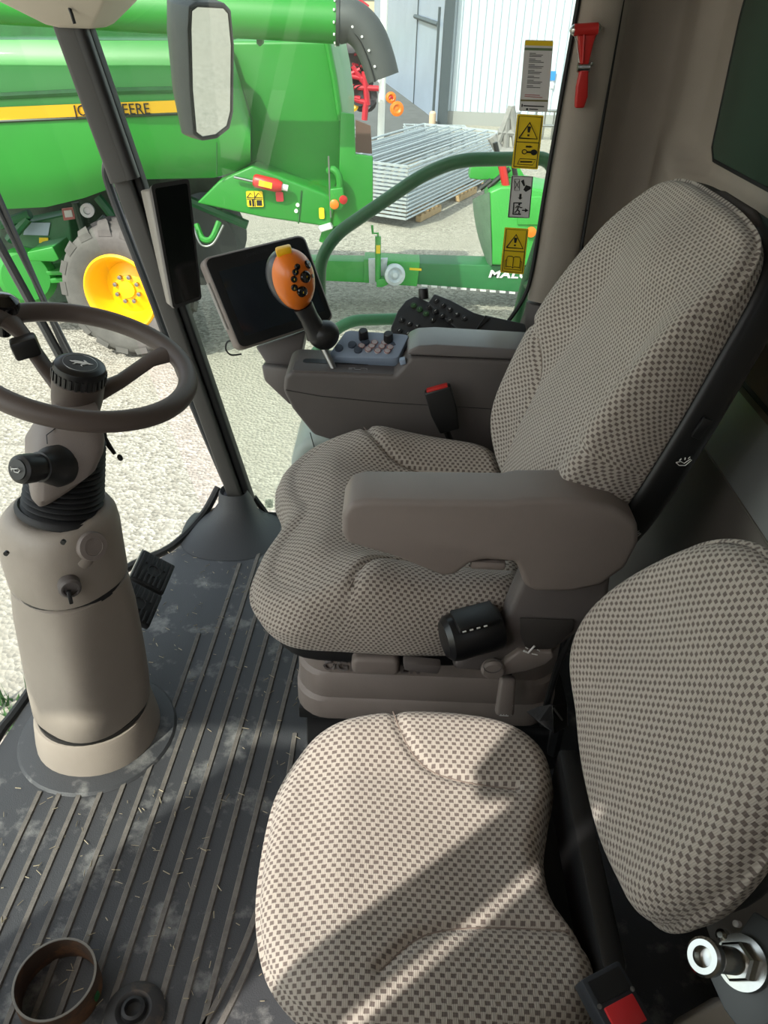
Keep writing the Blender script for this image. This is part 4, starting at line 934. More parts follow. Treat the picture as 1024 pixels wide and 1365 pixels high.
pg.part('flange', lathe([(.046, .001), (.047, .006), (.040, .014), (.028, .018), (.024, .016), (.020, .012)], pc_, (0, 0, 1), 36), mat('worn_rubber', (44, 43, 44), .7, col2=(92, 76, 62), vscale=30, mix=(.55, .8)))
pg.part('centre', lathe([(.020, .004), (.018, .022), (.013, .024), (.012, .014), (0, .013)], pc_, (0, 0, 1), 24), M_rubber)
# loose cables behind the passenger seat
cbl = Rooted('cable_loop', 'black looped cables in the gap between seat cushion and backrest', 'cable', at(760, 1150, z=.25))
for pts in (((756, 1060), (766, 1045), (780, 1055), (775, 1075), (760, 1078)), ((775, 1190), (785, 1172), (800, 1175), (800, 1200), (785, 1215)), ((750, 1075), (770, 1085), (790, 1100))):
    cbl.part('loop', tube(smooth_path([at(*q, z=.28+.01*i) for i, q in enumerate(pts)], 5), .004, 8), M_gloss, smooth=60)
cbl.part('floor_tray', tf(box(.09, .40, .02, b=.005), T(.30, .60, .24)), M_black)

# straw and grit on the floor mat
rs = random.Random(11); V = []; Fc = []
for i in range(420):
    x, y = rs.uniform(-.72, -.16), rs.uniform(.42, 1.75)
    if (x+.6)**2+(y-1.1)**2 < .17**2: continue
    L = rs.uniform(.003, .016); a = rs.uniform(0, math.pi); w = rs.uniform(.0004, .0010); h = .0042
    dx, dy = math.cos(a)*L/2, math.sin(a)*L/2; nx, ny = -math.sin(a)*w, math.cos(a)*w; k = len(V)
    V += [(x-dx+nx, y-dy+ny, h), (x-dx-nx, y-dy-ny, h), (x+dx-nx, y+dy-ny, h), (x+dx+nx, y+dy+ny, h), (x-dx, y-dy, h+w*1.6), (x+dx, y+dy, h+w*1.6)]
    Fc += [(k, k+1, k+2, k+3), (k, k+4, k+5, k+3), (k+1, k+2, k+5, k+4)]
ob('straw_debris', (V, Fc), mat('straw', (152, 142, 120), .8, var=.3, vscale=40), kind='stuff', label='chaff and straw bits scattered over the floor mat', cat='straw', smooth=0)
# ================================================================== yard outside
GZ = -1.93
def gravel(name, c1, c2, c3, sc):
    m = bpy.data.materials.new(name); m.use_nodes = True; t = m.node_tree; b = t.nodes['Principled BSDF']; L = t.links.new
    b.inputs['Roughness'].default_value = .95; b.inputs['Specular IOR Level'].default_value = .1
    tc = t.nodes.new('ShaderNodeTexCoord')
    v = t.nodes.new('ShaderNodeTexVoronoi'); v.inputs['Scale'].default_value = sc; L(tc.outputs['Object'], v.inputs['Vector'])
    r = t.nodes.new('ShaderNodeValToRGB'); r.color_ramp.elements[0].color = lin(c1); r.color_ramp.elements[1].color = lin(c2)
    sp = t.nodes.new('ShaderNodeSeparateColor'); L(v.outputs['Color'], sp.inputs[0]); L(sp.outputs[0], r.inputs[0])
    n = t.nodes.new('ShaderNodeTexNoise'); n.inputs['Scale'].default_value = .5; n.inputs['Detail'].default_value = 9; L(tc.outputs['Object'], n.inputs['Vector'])
    rr = t.nodes.new('ShaderNodeMapRange'); rr.inputs[1].default_value = .42; rr.inputs[2].default_value = .7; L(n.outputs['Fac'], rr.inputs[0])
    mx = t.nodes.new('ShaderNodeMix'); mx.data_type = 'RGBA'; L(rr.outputs[0], mx.inputs[0]); L(r.outputs[0], mx.inputs[6]); mx.inputs[7].default_value = lin(c3); 
    L(mx.outputs[2], b.inputs['Base Color'])
    bp = t.nodes.new('ShaderNodeBump'); bp.inputs['Strength'].default_value = .6; bp.inputs['Distance'].default_value = .02
    L(v.outputs['Distance'], bp.inputs['Height']); L(bp.outputs[0], b.inputs['Normal']); return m
M_grav = gravel('yard_gravel', (124, 119, 110), (180, 174, 163), (154, 148, 137), 32)
ob('ground', ext([(-80, -30), (80, -30), (80, 60), (-80, 60)], .1, z0=GZ-.1), M_grav, kind='structure', label='pale dusty gravel yard outside the cab')
ob('field', ext([(-150, 60), (150, 60), (150, 95), (-150, 95)], .1, z0=GZ-.08), mat('field_green', (120, 140, 62), .9, var=.3, vscale=.6), kind='structure', label='green field beyond the yard')
ob('stubble_field', ext([(-300, 95), (300, 95), (300, 400), (-300, 400)], .1, z0=GZ-.06), mat('field_tan', (190, 164, 130), .9, var=.15, vscale=.1), kind='structure', label='tan field far behind the yard')
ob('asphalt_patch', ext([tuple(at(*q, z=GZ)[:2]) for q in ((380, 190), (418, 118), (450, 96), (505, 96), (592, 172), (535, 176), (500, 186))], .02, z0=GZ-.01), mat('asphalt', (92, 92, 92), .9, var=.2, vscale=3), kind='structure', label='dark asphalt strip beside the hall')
# grass at the bottom left, just outside the windshield
gp_ = at(6, 975, z=GZ); rnd = random.Random(3); V = []; Fc = []
for i in range(420):
    x, y = gp_.x+rnd.uniform(-.9, .10), gp_.y+rnd.uniform(-.5, .22); h = rnd.uniform(.05, .16); a = rnd.uniform(0, 6.28); w = .012
    k = len(V); V += [(x-w*math.cos(a), y-w*math.sin(a), GZ), (x+w*math.cos(a), y+w*math.sin(a), GZ), (x+rnd.uniform(-.05, .05), y+rnd.uniform(-.05, .05), GZ+h)]; Fc.append((k, k+1, k+2))
ob('grass', (V, Fc), mat('grass_green', (58, 96, 48), .8, var=.3), kind='stuff', label='grass tuft on the ground below the windshield', cat='grass', smooth=0)
# ------------------------------------------------------------------ neighbouring combine
Y0 = 7.6
cb = Rooted('combine_harvester', 'large green combine harvester with yellow stripe and unloading auger', 'combine', (-2.5, 8.5, GZ))
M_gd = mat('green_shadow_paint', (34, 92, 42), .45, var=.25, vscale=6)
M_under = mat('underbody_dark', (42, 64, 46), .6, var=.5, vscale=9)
def yslab(pts, y, th, b=0., bow=None):
    """polygon traced at distance y, extruded away from the viewer"""
    P_ = [at(*q, y=y) for q in pts]; k = len(P_)
    v = [tuple(p) for p in P_]+[(p.x, p.y+th, p.z) for p in P_]
    f = [tuple(range(k)), tuple(range(2*k-1, k-1, -1))]+[(i, k+i, k+(i+1) % k, (i+1) % k) for i in range(k)]
    return bev((v, f), b, 3) if b else (v, f)
# bowed side panel
def gridpanel(cols, rows, y, bow):
    """cols list of (px_top,py_top,px_bot,py_bot); bulge towards viewer"""
    V = []; Fc = []
    n = len(cols)
    for i, (ax_, ay, bx_, by_) in enumerate(cols):
        for j in range(rows+1):
            t = j/rows; yy = y-bow*math.sin(math.pi*min(1, t*1.05))**.6+.10*max(0, t-.9)*5
            V.append(tuple(at(ax_+(bx_-ax_)*t, ay+(by_-ay)*t, y=yy)))
    for i in range(n-1):
        for j in range(rows): Fc.append((i*(rows+1)+j, (i+1)*(rows+1)+j, (i+1)*(rows+1)+j+1, i*(rows+1)+j+1))
    return V, Fc
cols = [(-160, 52, -160, 280), (0, 53, 0, 279), (60, 53, 62, 276), (110, 54, 112, 264), (150, 54, 150, 250), (190, 54, 190, 239), (240, 54, 240, 238), (285, 54, 285, 237), (312, 80, 312, 230), (326, 130, 324, 224), (334, 160, 334, 218)]
sp_ = cb.part('side_panel', gridpanel(cols, 14, Y0, .16), M_green, smooth=60)
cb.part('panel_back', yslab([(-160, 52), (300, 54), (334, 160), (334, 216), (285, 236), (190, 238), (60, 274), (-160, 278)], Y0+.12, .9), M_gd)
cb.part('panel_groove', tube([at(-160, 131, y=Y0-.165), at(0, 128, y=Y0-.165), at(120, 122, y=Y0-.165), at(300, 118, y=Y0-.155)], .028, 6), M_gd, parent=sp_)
def strip(pairs, y): 
    V = []; 
    for (a, b_) in pairs: V += [tuple(at(*a, y=y)), tuple(at(*b_, y=y))]
    return V, [(2*i, 2*i+2, 2*i+3, 2*i+1) for i in range(len(pairs)-1)]
ys_ = Y0-.172
st_ = cb.part('yellow_stripe', strip([((-160, 146), (-160, 168)), ((0, 143), (0, 161)), ((120, 138), (120, 157)), ((226, 134), (226, 151)), ((300, 131), (300, 148))], ys_), M_yellow, parent=sp_)
cb.part('stripe_edge', tube([at(-160, 170, y=ys_), at(0, 162, y=ys_), at(226, 152, y=ys_), at(300, 149, y=ys_)], .012, 5), mat('stripe_black', (34, 52, 34), .5), parent=sp_)
tp = at(149, 147, y=ys_-.012); tq = at(200, 145.5, y=ys_-.012)
jd = text_vf('JOHN DEERE', .098, .004, 1.02)
w_ = max(p[0] for p in jd[0])-min(p[0] for p in jd[0]); want = (at(200, 146, y=ys_)-at(98, 149.5, y=ys_)).length
jd = ([(p[0]*want/w_, p[1]*1.25, p[2]) for p in jd[0]], jd[1])
cb.part('lettering', tf(jd, frame(tp, tq-tp, (0, 0, 1))), M_blackprint, parent=sp_, smooth=0)
cb.part('panel_joint', tube([at(289, 190, y=Y0-.17), at(289, 233, y=Y0-.10)], .006, 5), M_gd, parent=sp_)
# grain tank side and rear
cb.part('tank_side', yslab([(296, 55), (436, 54), (447, 105), (455, 160), (455, 235), (438, 268), (300, 240)], Y0+.22, 2.2, .03), M_green, smooth=40)
cb.part('tank_edge', tube([at(436, 54, y=Y0+.2), at(446, 105, y=Y0+.2), at(454, 160, y=Y0+.2)], .03, 8), M_green)
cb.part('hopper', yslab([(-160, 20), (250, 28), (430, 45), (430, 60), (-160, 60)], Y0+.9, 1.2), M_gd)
# rear lower beam
lb = cb.part('rear_beam', yslab([(262, 271), (292, 241), (336, 221), (432, 258), (448, 268), (440, 303), (350, 290)], Y0-.05, .35, .02), M_green, smooth=40)
cb.part('beam_joint', tube([at(402, 254, y=Y0-.055), at(398, 298, y=Y0-.055)], .008, 5), M_gd, parent=lb)
for px, py in ((397, 273), (395, 281)): cb.part('bolt', lathe([(.018, 0), (.018, .012), (0, .014)], at(px, py, y=Y0-.05), (0, -1, 0), 8), M_white, parent=lb)
def decal(px, py, w, h, m, y, prints=None, name='decal', parent=None):
    p = at(px, py, y=y); a = at(px+w, py, y=y)-p; b_ = at(px, py-h, y=y)-p
    mm = frame(p+Vector((0, -.006, 0)), a, b_)
    d = cb.part(name, tf(bev(ext(rrect(a.length, b_.length, .012, 2), .004), 0), mm), m, parent=parent or lb, smooth=0)
    return mm, a.length, b_.length, d
mm, wx, wy, d = decal(340, 265, 22, 21, M_stick, Y0-.06)
for sx in (-1, 1):
    cb.part('decal_print', tf(tube([(sx*wx*.24-.035, wy*.1, .005), (sx*wx*.24+.035, wy*.1, .005), (sx*wx*.24, wy*.38, .005), (sx*wx*.24-.035, wy*.1, .005)], .004, 4), mm), M_blackprint, parent=lb, smooth=0)
cb.part('decal_print', tf(join(box(wx*.96, .006, .002, (0, 0, .005)), box(.006, wy*.96, .002, (0, 0, .005)), box(.02, .05, .002, (-wx*.3, -wy*.25, .005)), box(.02, .06, .002, (-wx*.12, -wy*.25, .005)), box(.05, .05, .002, (wx*.25, -wy*.25, .005))), mm), M_blackprint, parent=lb, smooth=0)
decal(373, 262, 10, 13, mat('decal_red', (214, 60, 70), .5), Y0-.06); decal(429, 284, 7, 15, M_stick, Y0-.06)
fe = [at(338, 240, y=Y0-.12), at(376, 249, y=Y0-.12)]
fx = cb.part('fire_extinguisher', tube([fe[0], fe[0].lerp(fe[1], .08), fe[0].lerp(fe[1], .8), fe[1]], [.045, .058, .058, .04], 16), M_red)
cb.part('extinguisher_neck', tube([fe[1], at(384, 251, y=Y0-.12)], .028, 10), M_stickw, parent=fx)
cb.part('extinguisher_label', tf(box(.12, .004, .05), frame(fe[0].lerp(fe[1], .45)+Vector((0, -.058, .0)), fe[1]-fe[0], (0, 1, 0))), M_stick, parent=fx, smooth=0)
cb.part('strut', tube([at(312, 236, y=Y0-.1), at(338, 242, y=Y0-.1)], .012, 8), M_steel)
# rear corner: plate, handle, lamp box
cb.part('rear_plate', yslab([(454, 150), (472, 152), (474, 206), (497, 209), (497, 268), (455, 300), (438, 304), (452, 240)], Y0-.02, .06, .008), M_green, smooth=40)
cb.part('rear_door_plate', yslab([(474, 160), (494, 168), (496, 205), (474, 203)], Y0+.3, .05), mat('brown_plate', (104, 78, 70), .6))  # plain brown plate set behind the green rear plate
cb.part('grab_handle', tube(smooth_path([at(438, 228, y=Y0-.1), at(445, 226, y=Y0-.14), at(452, 236, y=Y0-.15), at(453, 256, y=Y0-.14)], 5), .03, 10), M_green)
cb.part('pull_rod', tube([at(438, 208, y=Y0-.15), at(441, 290, y=Y0-.15)], .008, 6), M_steel)
lbx = cb.part('lamp_box', yslab([(440, 252), (457, 250), (460, 272), (455, 280), (440, 281)], Y0-.18, .12, .01), M_green)
cb.part('marker_lamp', lathe([(.042, 0), (.042, .02), (.03, .028), (0, .03)], at(446, 272, y=Y0-.18), (0, -1, 0), 16), M_orange, parent=lbx)
cb.part('marker_lamp', lathe([(.038, 0), (.038, .02), (0, .03)], at(457, 266, y=Y0-.18), (.6, -1, 0), 14), M_red, parent=lbx)
cb.part('work_light', yslab([(424, 303), (440, 298), (444, 305), (428, 310)], Y0-.1, .1, .01), M_stickw)
cb.part('tow_hitch', yslab([(430, 305), (462, 300), (455, 318), (445, 330), (425, 322)], Y0+.1, .15, .01), M_green)
# unloading auger
aL, aR = at(-160, -7, y=6.95), at(451, 29, y=7.05)
au = cb.part('auger_tube', tube([aL, aR], .150, 28), M_green, smooth=60)
axd = (aR-aL).normalized()
cb.part('auger_flange', lathe([(.150, -.012), (.163, -.012), (.163, .012), (.150, .012)], aR, axd, 28), mat('flange_dark', (52, 54, 54), .5), parent=au)
for k in range(12):
    a = 2*math.pi*k/12; q = aR+Vector((0, math.cos(a), math.sin(a)))*.158-axd*.016
    cb.part('flange_bolt', lathe([(.010, 0), (.010, .012), (0, .014)], q, -axd, 6), M_white, parent=au)
spp = smooth_path([aR, at(470, 29, y=7.05), at(489, 46, y=7.04), at(502, 74, y=7.03), at(511, 104, y=7.02)], 6)
nsp = len(spp)
M_spout = mat('spout_rubber', (66, 68, 68), .55, var=.12, vscale=5)
spo = cb.part('auger_spout', tube(spp, [.152-.022*(i/(nsp-1)) for i in range(nsp)], 28), M_spout, smooth=60)
cb.part('spout_seam', tube([q+Vector((-.06, -.125, -.02)) for q in spp[7:]], .006, 5), M_black, parent=spo)
for i in range(8, nsp, 4): cb.part('spout_rivet', lathe([(.009, 0), (.009, .006), (0, .008)], spp[i]+Vector((-.03, -.137, -.01)), (-.2, -1, 0), 8), M_white, parent=spo)
cb.part('auger_bracket', yslab([(342, 50), (350, 50), (350, 58), (346, 62), (342, 58)], 7.1, .08), M_gd, parent=au)
# under the panel: chassis, chain case, boxes
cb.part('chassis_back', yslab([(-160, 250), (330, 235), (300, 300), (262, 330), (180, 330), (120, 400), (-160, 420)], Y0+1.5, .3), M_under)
cb.part('chassis_box', yslab([(20, 300), (92, 285), (100, 360), (24, 368)], Y0+.9, .4, .02), mat('chassis_green', (44, 104, 58), .5, var=.2, vscale=5))
cb.part('step_flap', yslab([(36, 336), (70, 329), (79, 346), (72, 349), (38, 348)], Y0+.25, .4, .01), M_green)
cb.part('gear_case', lathe([(.20, 0), (.30, .04), (.30, .10), (.24, .16), (0, .17)], at(38, 366, y=Y0+.55), (.25, -1, .1), 26), M_green)
for pts in ([(58, 362), (88, 361), (88, 367), (58, 367)], [(60, 372), (84, 371), (84, 377), (58, 378)]): cb.part('step_rung', yslab(pts, Y0+.45, .3, .005), M_green)
cb.part('info_plate', yslab([(34, 297), (67, 297), (64, 314), (31, 313)], Y0+.88, .01), mat('plate_blue', (168, 184, 196), .5))
cb.part('warning_plate', yslab([(52, 317), (64, 317), (64, 324), (52, 324)], Y0+.87, .01), M_stick)
cb.part('red_plate', yslab([(82, 278), (98, 276), (100, 292), (85, 294)], Y0+.86, .01), mat('plate_red', (170, 96, 90), .5))
cb.part('red_plate_face', yslab([(85, 281), (95, 280), (97, 289), (87, 290)], Y0+.85, .01), M_stickw)
for a, b_, w in (((130, 262), (160, 300), .05), ((100, 270), (112, 312), .04), ((140, 290), (120, 310), .035), ((12, 320), (38, 290), .05), ((0, 300), (40, 285), .05), ((150, 262), (190, 262), .05), ((240, 262), (330, 300), .05), ((285, 285), (300, 268), .03)):
    cb.part('chassis_strut', tube([at(*a, y=Y0+.7), at(*b_, y=Y0+.7)], w, 8), M_dkgreen if w > .04 else M_under)
cb.part('pulley', lathe([(.07, 0), (.07, .05), (.04, .05), (.03, .03), (0, .03)], at(117, 280, y=Y0+.7), (.2, -1, .1), 18), M_stickw)
hp = [at(262, 300, y=Y0+.1), at(270, 318, y=Y0), at(282, 318, y=Y0), at(292, 296, y=Y0+.1)]
cb.part('hose', tube(smooth_path(hp, 5), .03, 8), M_green)
cb.part('hose', tube(smooth_path([at(258, 302, y=Y0), at(268, 326, y=Y0-.05), at(284, 325, y=Y0-.05), at(298, 300, y=Y0)], 5), .010, 8), M_steel)
cb.part('far_drum', lathe([(.42, -.3), (.42, .3)], at(272, 318, y=Y0+1.0), (0, 1, 0), 26), mat('far_tire', (58, 60, 60), .8))
# rear wheel
def wheel(root, c, Rt, wid, yaw):
    axl = Vector((math.sin(yaw), -math.cos(yaw), .0)); Rr = Rt*.53
    M_t = mat('tire_rubber', (84, 82, 78), .85, var=.18, vscale=7)
    pr = [(Rr, -wid*.40), (Rr+.03, -wid*.46), (Rt*.78, -wid*.52), (Rt*.88, -wid*.5), (Rt*.93, -wid*.40), (Rt*.95, 0), (Rt*.93, wid*.40), (Rt*.88, wid*.5), (Rt*.78, wid*.52), (Rr+.03, wid*.46), (Rr, wid*.40)]
    ti = root.part('tire', lathe(pr, c, axl, 48, cap=False), M_t, smooth=50)
    e1 = axl.cross(Vector((0, 0, 1))).normalized(); e2 = e1.cross(axl)
    for k in range(17):
        for s in (-1, 1):
            a = 2*math.pi*(k+(.5 if s > 0 else 0))/17
            rings = []
            for t in range(5):
                tt = t/4; aa = a+.20*tt*1.0; off = s*wid*(.02+.50*tt); rr0 = Rt*(.90-.10*max(0, tt-.6)**1*1.6); rr1 = Rt*(1.0-.085*max(0, tt-.55)*2)
                hw = .040+.030*tt
                def pt(r, da): return c+axl*off+(e1*math.cos(aa+da/Rt)+e2*math.sin(aa+da/Rt))*r
                rings.append([pt(rr0, -hw*1.2), pt(rr1, -hw), pt(rr1, hw), pt(rr0, hw*1.2)])
            root.part('tread_lug', loft(rings), M_t, parent=ti, smooth=30)
    rim = root.part('wheel_rim', lathe([(Rr+.03, wid*.46), (Rr+.01, wid*.50), (Rr-.012, wid*.47), (Rr-.03, wid*.40), (Rr*.86, wid*.30), (Rr*.76, wid*.10), (Rr*.70, wid*.02), (Rr*.44, wid*.10), (Rr*.40, wid*.12), (Rr*.24, wid*.12), (Rr*.23, wid*.17), (0, wid*.18)], c, axl, 48, cap=False), M_yellow, smooth=40)
    for k in range(8):
        a = 2*math.pi*k/8+.3; q = c+(e1*math.cos(a)+e2*math.sin(a))*Rr*.36+axl*wid*.125
        root.part('wheel_nut', lathe([(.022, 0), (.022, .03), (0, .034)], q, axl, 8), M_steel, parent=rim)
wheel(cb, Vector((-2.70, 7.80, -1.245)), .685, .50, R(-10))
# ------------------------------------------------------------------ white post, hall, far machinery
ob('marker_post', tube([(0, 0, 0), (0, 0, 5.5)], .085, 14), mat('post_white', (236, 236, 232), .5), label='tall plain white post standing behind the galvanised gates', cat='post', loc=at(507, 205, z=GZ))
hall = Rooted('storage_hall', 'white corrugated metal storage hall with a large grey sliding door', 'building', (4, 26, GZ))
bx0 = at(590, 165, z=GZ); BY = 26.3
V = []; Fc = []; x = bx0.x; per = .22; ptsx = []
while x < 9:
    ptsx += [(x, 0), (x+per*.62, 0), (x+per*.72, .045), (x+per*.90, .045)]; x += per
for (xx, dy) in ptsx: V += [(xx, BY+dy, GZ+.25), (xx, BY+dy, GZ+7)]
Fc = [(2*i, 2*i+2, 2*i+3, 2*i+1) for i in range(len(ptsx)-1)]
hall.part('corrugated_wall', (V, Fc), mat('hall_white', (196, 204, 212), .5), smooth=0)
hall.part('plinth', box(9, .3, .5, (bx0.x+4.5, BY+.12, GZ+.12)), mat('plinth_grey', (150, 150, 148), .8))
hall.part('roof_band', box(9, .5, .5, (bx0.x+4.4, BY-.05, GZ+7.2)), mat('band_blue', (150, 176, 196), .5))
fr = hall.part('door_frame', box(.28, .5, 7, (bx0.x-.02, BY, GZ+3.5)), mat('frame_dark', (66, 74, 80), .6))
hall.part('door_frame', box(.07, .3, 3.0, (bx0.x-.30, BY+.2, GZ+1.5)), MATS['frame_dark'])
gx, gy = at(497, 98, z=GZ).x, at(497, 98, z=GZ).y
a_, b_ = Vector((bx0.x-.1, BY+.25, GZ)), Vector((gx, gy, GZ)); dl = (b_-a_)
sd2 = hall.part('sliding_door', ([tuple(a_), tuple(b_), tuple(b_+Vector((0, 0, 7))), tuple(a_+Vector((0, 0, 7)))], [(0, 1, 2, 3)]), mat('door_grey', (142, 152, 172), .35, var=.12, vscale=.6), smooth=0)
hall.part('door_joint', tube([a_.lerp(b_, .28)+Vector((-.02, -.03, 0)), a_.lerp(b_, .28)+Vector((-.02, -.03, 3.2))], .02, 6), MATS['frame_dark'], parent=sd2)
hall.part('door_rail', tube([a_.lerp(b_, .05)+Vector((-.05, -.06, 2.55)), a_.lerp(b_, .30)+Vector((-.05, -.06, 2.65))], .07, 6), MATS['frame_dark'], parent=sd2)
hall.part('door_bollard', lathe([(.10, 0), (.10, .35), (.06, .40), (0, .41)], at(576, 168, z=GZ), (0, 0, 1), 14), mat('bollard_tan', (206, 176, 150), .7))
ntp = at(737, 101, y=BY-.02)
hall.part('wall_notice', box(.16, .02, .24, tuple(ntp)), mat('notice_blue', (40, 130, 214), .5))
hall.part('wall_notice', box(.10, .02, .16, tuple(at(736, 114, y=BY-.02))), M_stickw)
# fence by the hall
fe_ = Rooted('yard_railing', 'grey metal railing in front of the white hall', 'railing', (5.6, 24, GZ))
for k in range(3): fe_.part('rail', tube([at(705, 147+20*k, y=24), at(790, 149+20*k, y=24)], .035, 8), M_steel)
for k in range(6): fe_.part('post', tube([at(716+12*k, 147, y=24), Vector((at(716+12*k, 147, y=24).x, 24, GZ))], .025, 6), M_steel)
# red cultivator behind the combine
cu = Rooted('red_cultivator', 'red folded cultivator with yellow wheels parked beside the hall', 'implement', tuple(at(415, 160, z=GZ)))
M_cr = mat('implement_red', (176, 26, 44), .45, var=.15)
yc = 20.0
for a, b_, r in (((450, 115), (505, 118), .06), ((452, 98), (490, 106), .05), ((486, 95), (490, 140), .07), ((488, 135), (486, 160), .07), ((455, 125), (480, 132), .06), ((462, 130), (492, 138), .06), ((470, 88), (486, 112), .05), ((478, 3), (490, 12), .08), ((476, 0), (484, 12), .06), ((455, 105), (480, 92), .04)):
    cu.part('beam', tube([at(*a, y=yc), at(*b_, y=yc)], r, 8), M_cr)
rn = random.Random(5)
for i in range(34):
    px, py = 444+rn.uniform(0, 46), 58+rn.uniform(0, 80)
    p = at(px, py, y=yc+rn.uniform(0, 2))
    cu.part('disc', lathe([(.0, 0), (.16, .02), (.24, .07), (.24, .08), (.15, .035), (0, .02)], p, (rn.uniform(-.5, .5), -1, rn.uniform(-.3, .6)), 14, cap=False), mat('disc_dark', (70, 66, 68), .4, .6))
for i in range(10):
    px, py = 446+rn.uniform(0, 36), 64+rn.uniform(0, 50); p = at(px, py, y=yc+.5); q = at(px+rn.uniform(8, 18), py+rn.uniform(-4, 6), y=yc+.6)
    cu.part('tine', tube([p, q], .03, 6), random.choice([M_cr, mat('tine_dark', (48, 44, 46), .6)]))
for px, py, r, m in ((529, 145, .16, M_orange), (521, 130, .12, M_orange), (521, 132, .07, M_cr), (462, 145, .18, M_yellow), (470, 140, .14, M_yellow), (456, 142, .10, M_red)):
    cu.part('hub_wheel', lathe([(r*.5, -.03), (r, -.02), (r, .03), (r*.6, .05), (r*.3, .02), (0, .03)], at(px, py, y=yc), (.3, -1, .1), 18), m)
# ------------------------------------------------------------------ stacked galvanised gates
M_galv = mat('galvanised_steel', (186, 192, 196), .42, .45, var=.15, vscale=14)
def gate_meshes(L, Wd):
    fr_ = []
    for y in (0, Wd): fr_.append(tube([(0, y, 0), (L, y, 0)], .02, 6))
    for x in (0, L): fr_.append(box(.045, Wd, .034, (x, Wd/2, 0)))
    bar_ = tube([(0.02, 0, 0), (L-.02, 0, 0)], .016, 6)
    return mesh('frame', join(*fr_)), mesh('rail', bar_)
ORD = ('', 'second', 'third', 'fourth', 'fifth', 'sixth', 'seventh', 'eighth', 'ninth', 'tenth', 'eleventh', 'twelfth', 'thirteenth')
def gate_pile(corner, along, across_len, L, n, dz, z0, where, grp, first=0):
    fm, rm = gate_meshes(L, across_len); fm.materials.append(M_galv); rm.materials.append(M_galv)
    d = Vector((along[0], along[1], 0)).normalized(); m0 = frame((0, 0, 0), d, Vector((-d.y, d.x, 0)))
    for k in range(n):
        lab = ('topmost' if k == n-1 else 'bottom' if k == 0 else ORD[k]+' from bottom')+' galvanised farm gate '+where
        g = thing('galvanised_gate', lab, 'gate', (corner[0], corner[1], z0+k*dz), group=grp)
        g.rotation_euler = m0.to_euler(); g.rotation_euler.z += rn.uniform(-.004, .004)
        f_ = ob('frame', fm, None, g)
        for j in range(5): ob('rail', rm, None, g, loc=(0, across_len*(j+1)/6, 0))
A = at(541, 306, z=GZ); B = at(662, 243, z=GZ); A = Vector((A.x, A.y, 0)); B = Vector((B.x, B.y, 0))
gate_pile(A, B-A, 1.75, (B-A).length, 14, .062, GZ+.17, 'in the front stack on pallets', 'gates in the front stack')
A2 = at(520, 226, z=-1.71); B2 = at(470, 167, z=-1.71)
gate_pile(A2, B2-A2, 1.9, (B2-A2).length, 4, .062, GZ+.03, 'in the low stack behind the white post', 'gates behind the post')
A3 = at(664, 206, z=-1.60); B3 = at(620, 165, z=-1.60)
gate_pile(A3, B3-A3, 1.7, (B3-A3).length, 5, .062, GZ+.03, 'in the low stack beside the hall wall', 'gates beside the hall')
dA = (B-A).normalized(); nA = Vector((-dA.y, dA.x, 0))
for i, t in enumerate((.22, .62, .93)):
    pl = Rooted('pallet', ('nearest wooden pallet', 'middle wooden pallet', 'farthest wooden pallet')[i]+' under the front stack of gates', 'pallet', A+dA*(t*(B-A).length)+Vector((0, 0, GZ)), group='pallets under the gates')
    m0 = frame(pl.b, dA, nA); M_w = mat('pallet_wood', (184, 154, 116), .8, var=.2)
    for j in range(5): pl.part('deck_board', tf(box(.10, 1.5, .022, (-.4+.2*j, .72, .125)), m0), M_w, smooth=0)
    for j in range(3): pl.part('stringer', tf(box(.95, .09, .10, (0, .02+.68*j, .06)), m0), M_w, smooth=0)
# ------------------------------------------------------------------ green mower (trailed) behind the handrail
ml = Rooted('trailed_mower', 'green trailed mower with long drawbar and white lettering beyond the handrail', 'implement', (.8, 9.8, GZ))
M_mg = mat('mower_green', (56, 150, 60), .4, var=.08, vscale=3); M_md = mat('mower_dark_green', (36, 104, 56), .45, var=.1)
YB = 9.5
ml.part('drawbar', yslab([(380, 347), (486, 349), (486, 377), (380, 372)], YB, .28, .01), M_mg, smooth=40)
ml.part('drawbar_sleeve', yslab([(485, 346), (560, 350), (556, 382), (485, 377)], YB-.03, .34, .01), M_mg, smooth=40)
bm_ = ml.part('cutter_beam', yslab([(555, 351), (780, 357), (780, 396), (553, 379)], YB, .4, .01), M_md, smooth=40)
for k in range(16): ml.part('skirt_tab', yslab([(562+13*k, 379.5+1.05*k), (570+13*k, 380+1.05*k), (570+13*k, 382.5+1.05*k), (562+13*k, 382+1.05*k)], YB-.01, .02), M_stickw, parent=bm_)
tp = at(652, 365.5, y=YB-.012)
mt_ = text_vf('MALONE', .115, .006, 1.1, align='LEFT', bold=.004); mt_ = ([(p[0]*1.55+p[1]*.25, p[1]*1.05, p[2]) for p in mt_[0]], mt_[1])
ml.part('lettering', tf(mt_, frame(tp, at(700, 367, y=YB-.012)-tp, (0, 0, 1))), M_white, parent=bm_, smooth=0)
ml.part('serial_print', yslab([(546, 357), (562, 358), (562, 361), (546, 360)], YB-.035, .004), M_stick)
ml.part('support_bracket', yslab([(491, 346), (517, 345), (513, 378), (492, 378)], YB-.08, .06, .006), M_galv)
jk = ml.part('jack_post', tube([at(504, 315, y=YB-.15), at(504, 375, y=YB-.15)], .035, 12), M_mg)
ml.part('jack_decal', yslab([(501.5, 327), (507, 327), (507, 338), (501.5, 338)], YB-.19, .01), M_stick, parent=jk)
ml.part('jack_crank', tube([at(504, 316, y=YB-.15), at(504, 311, y=YB-.15), at(497, 311, y=YB-.15), at(496, 300, y=YB-.15)], .014, 8), M_mg, parent=jk)
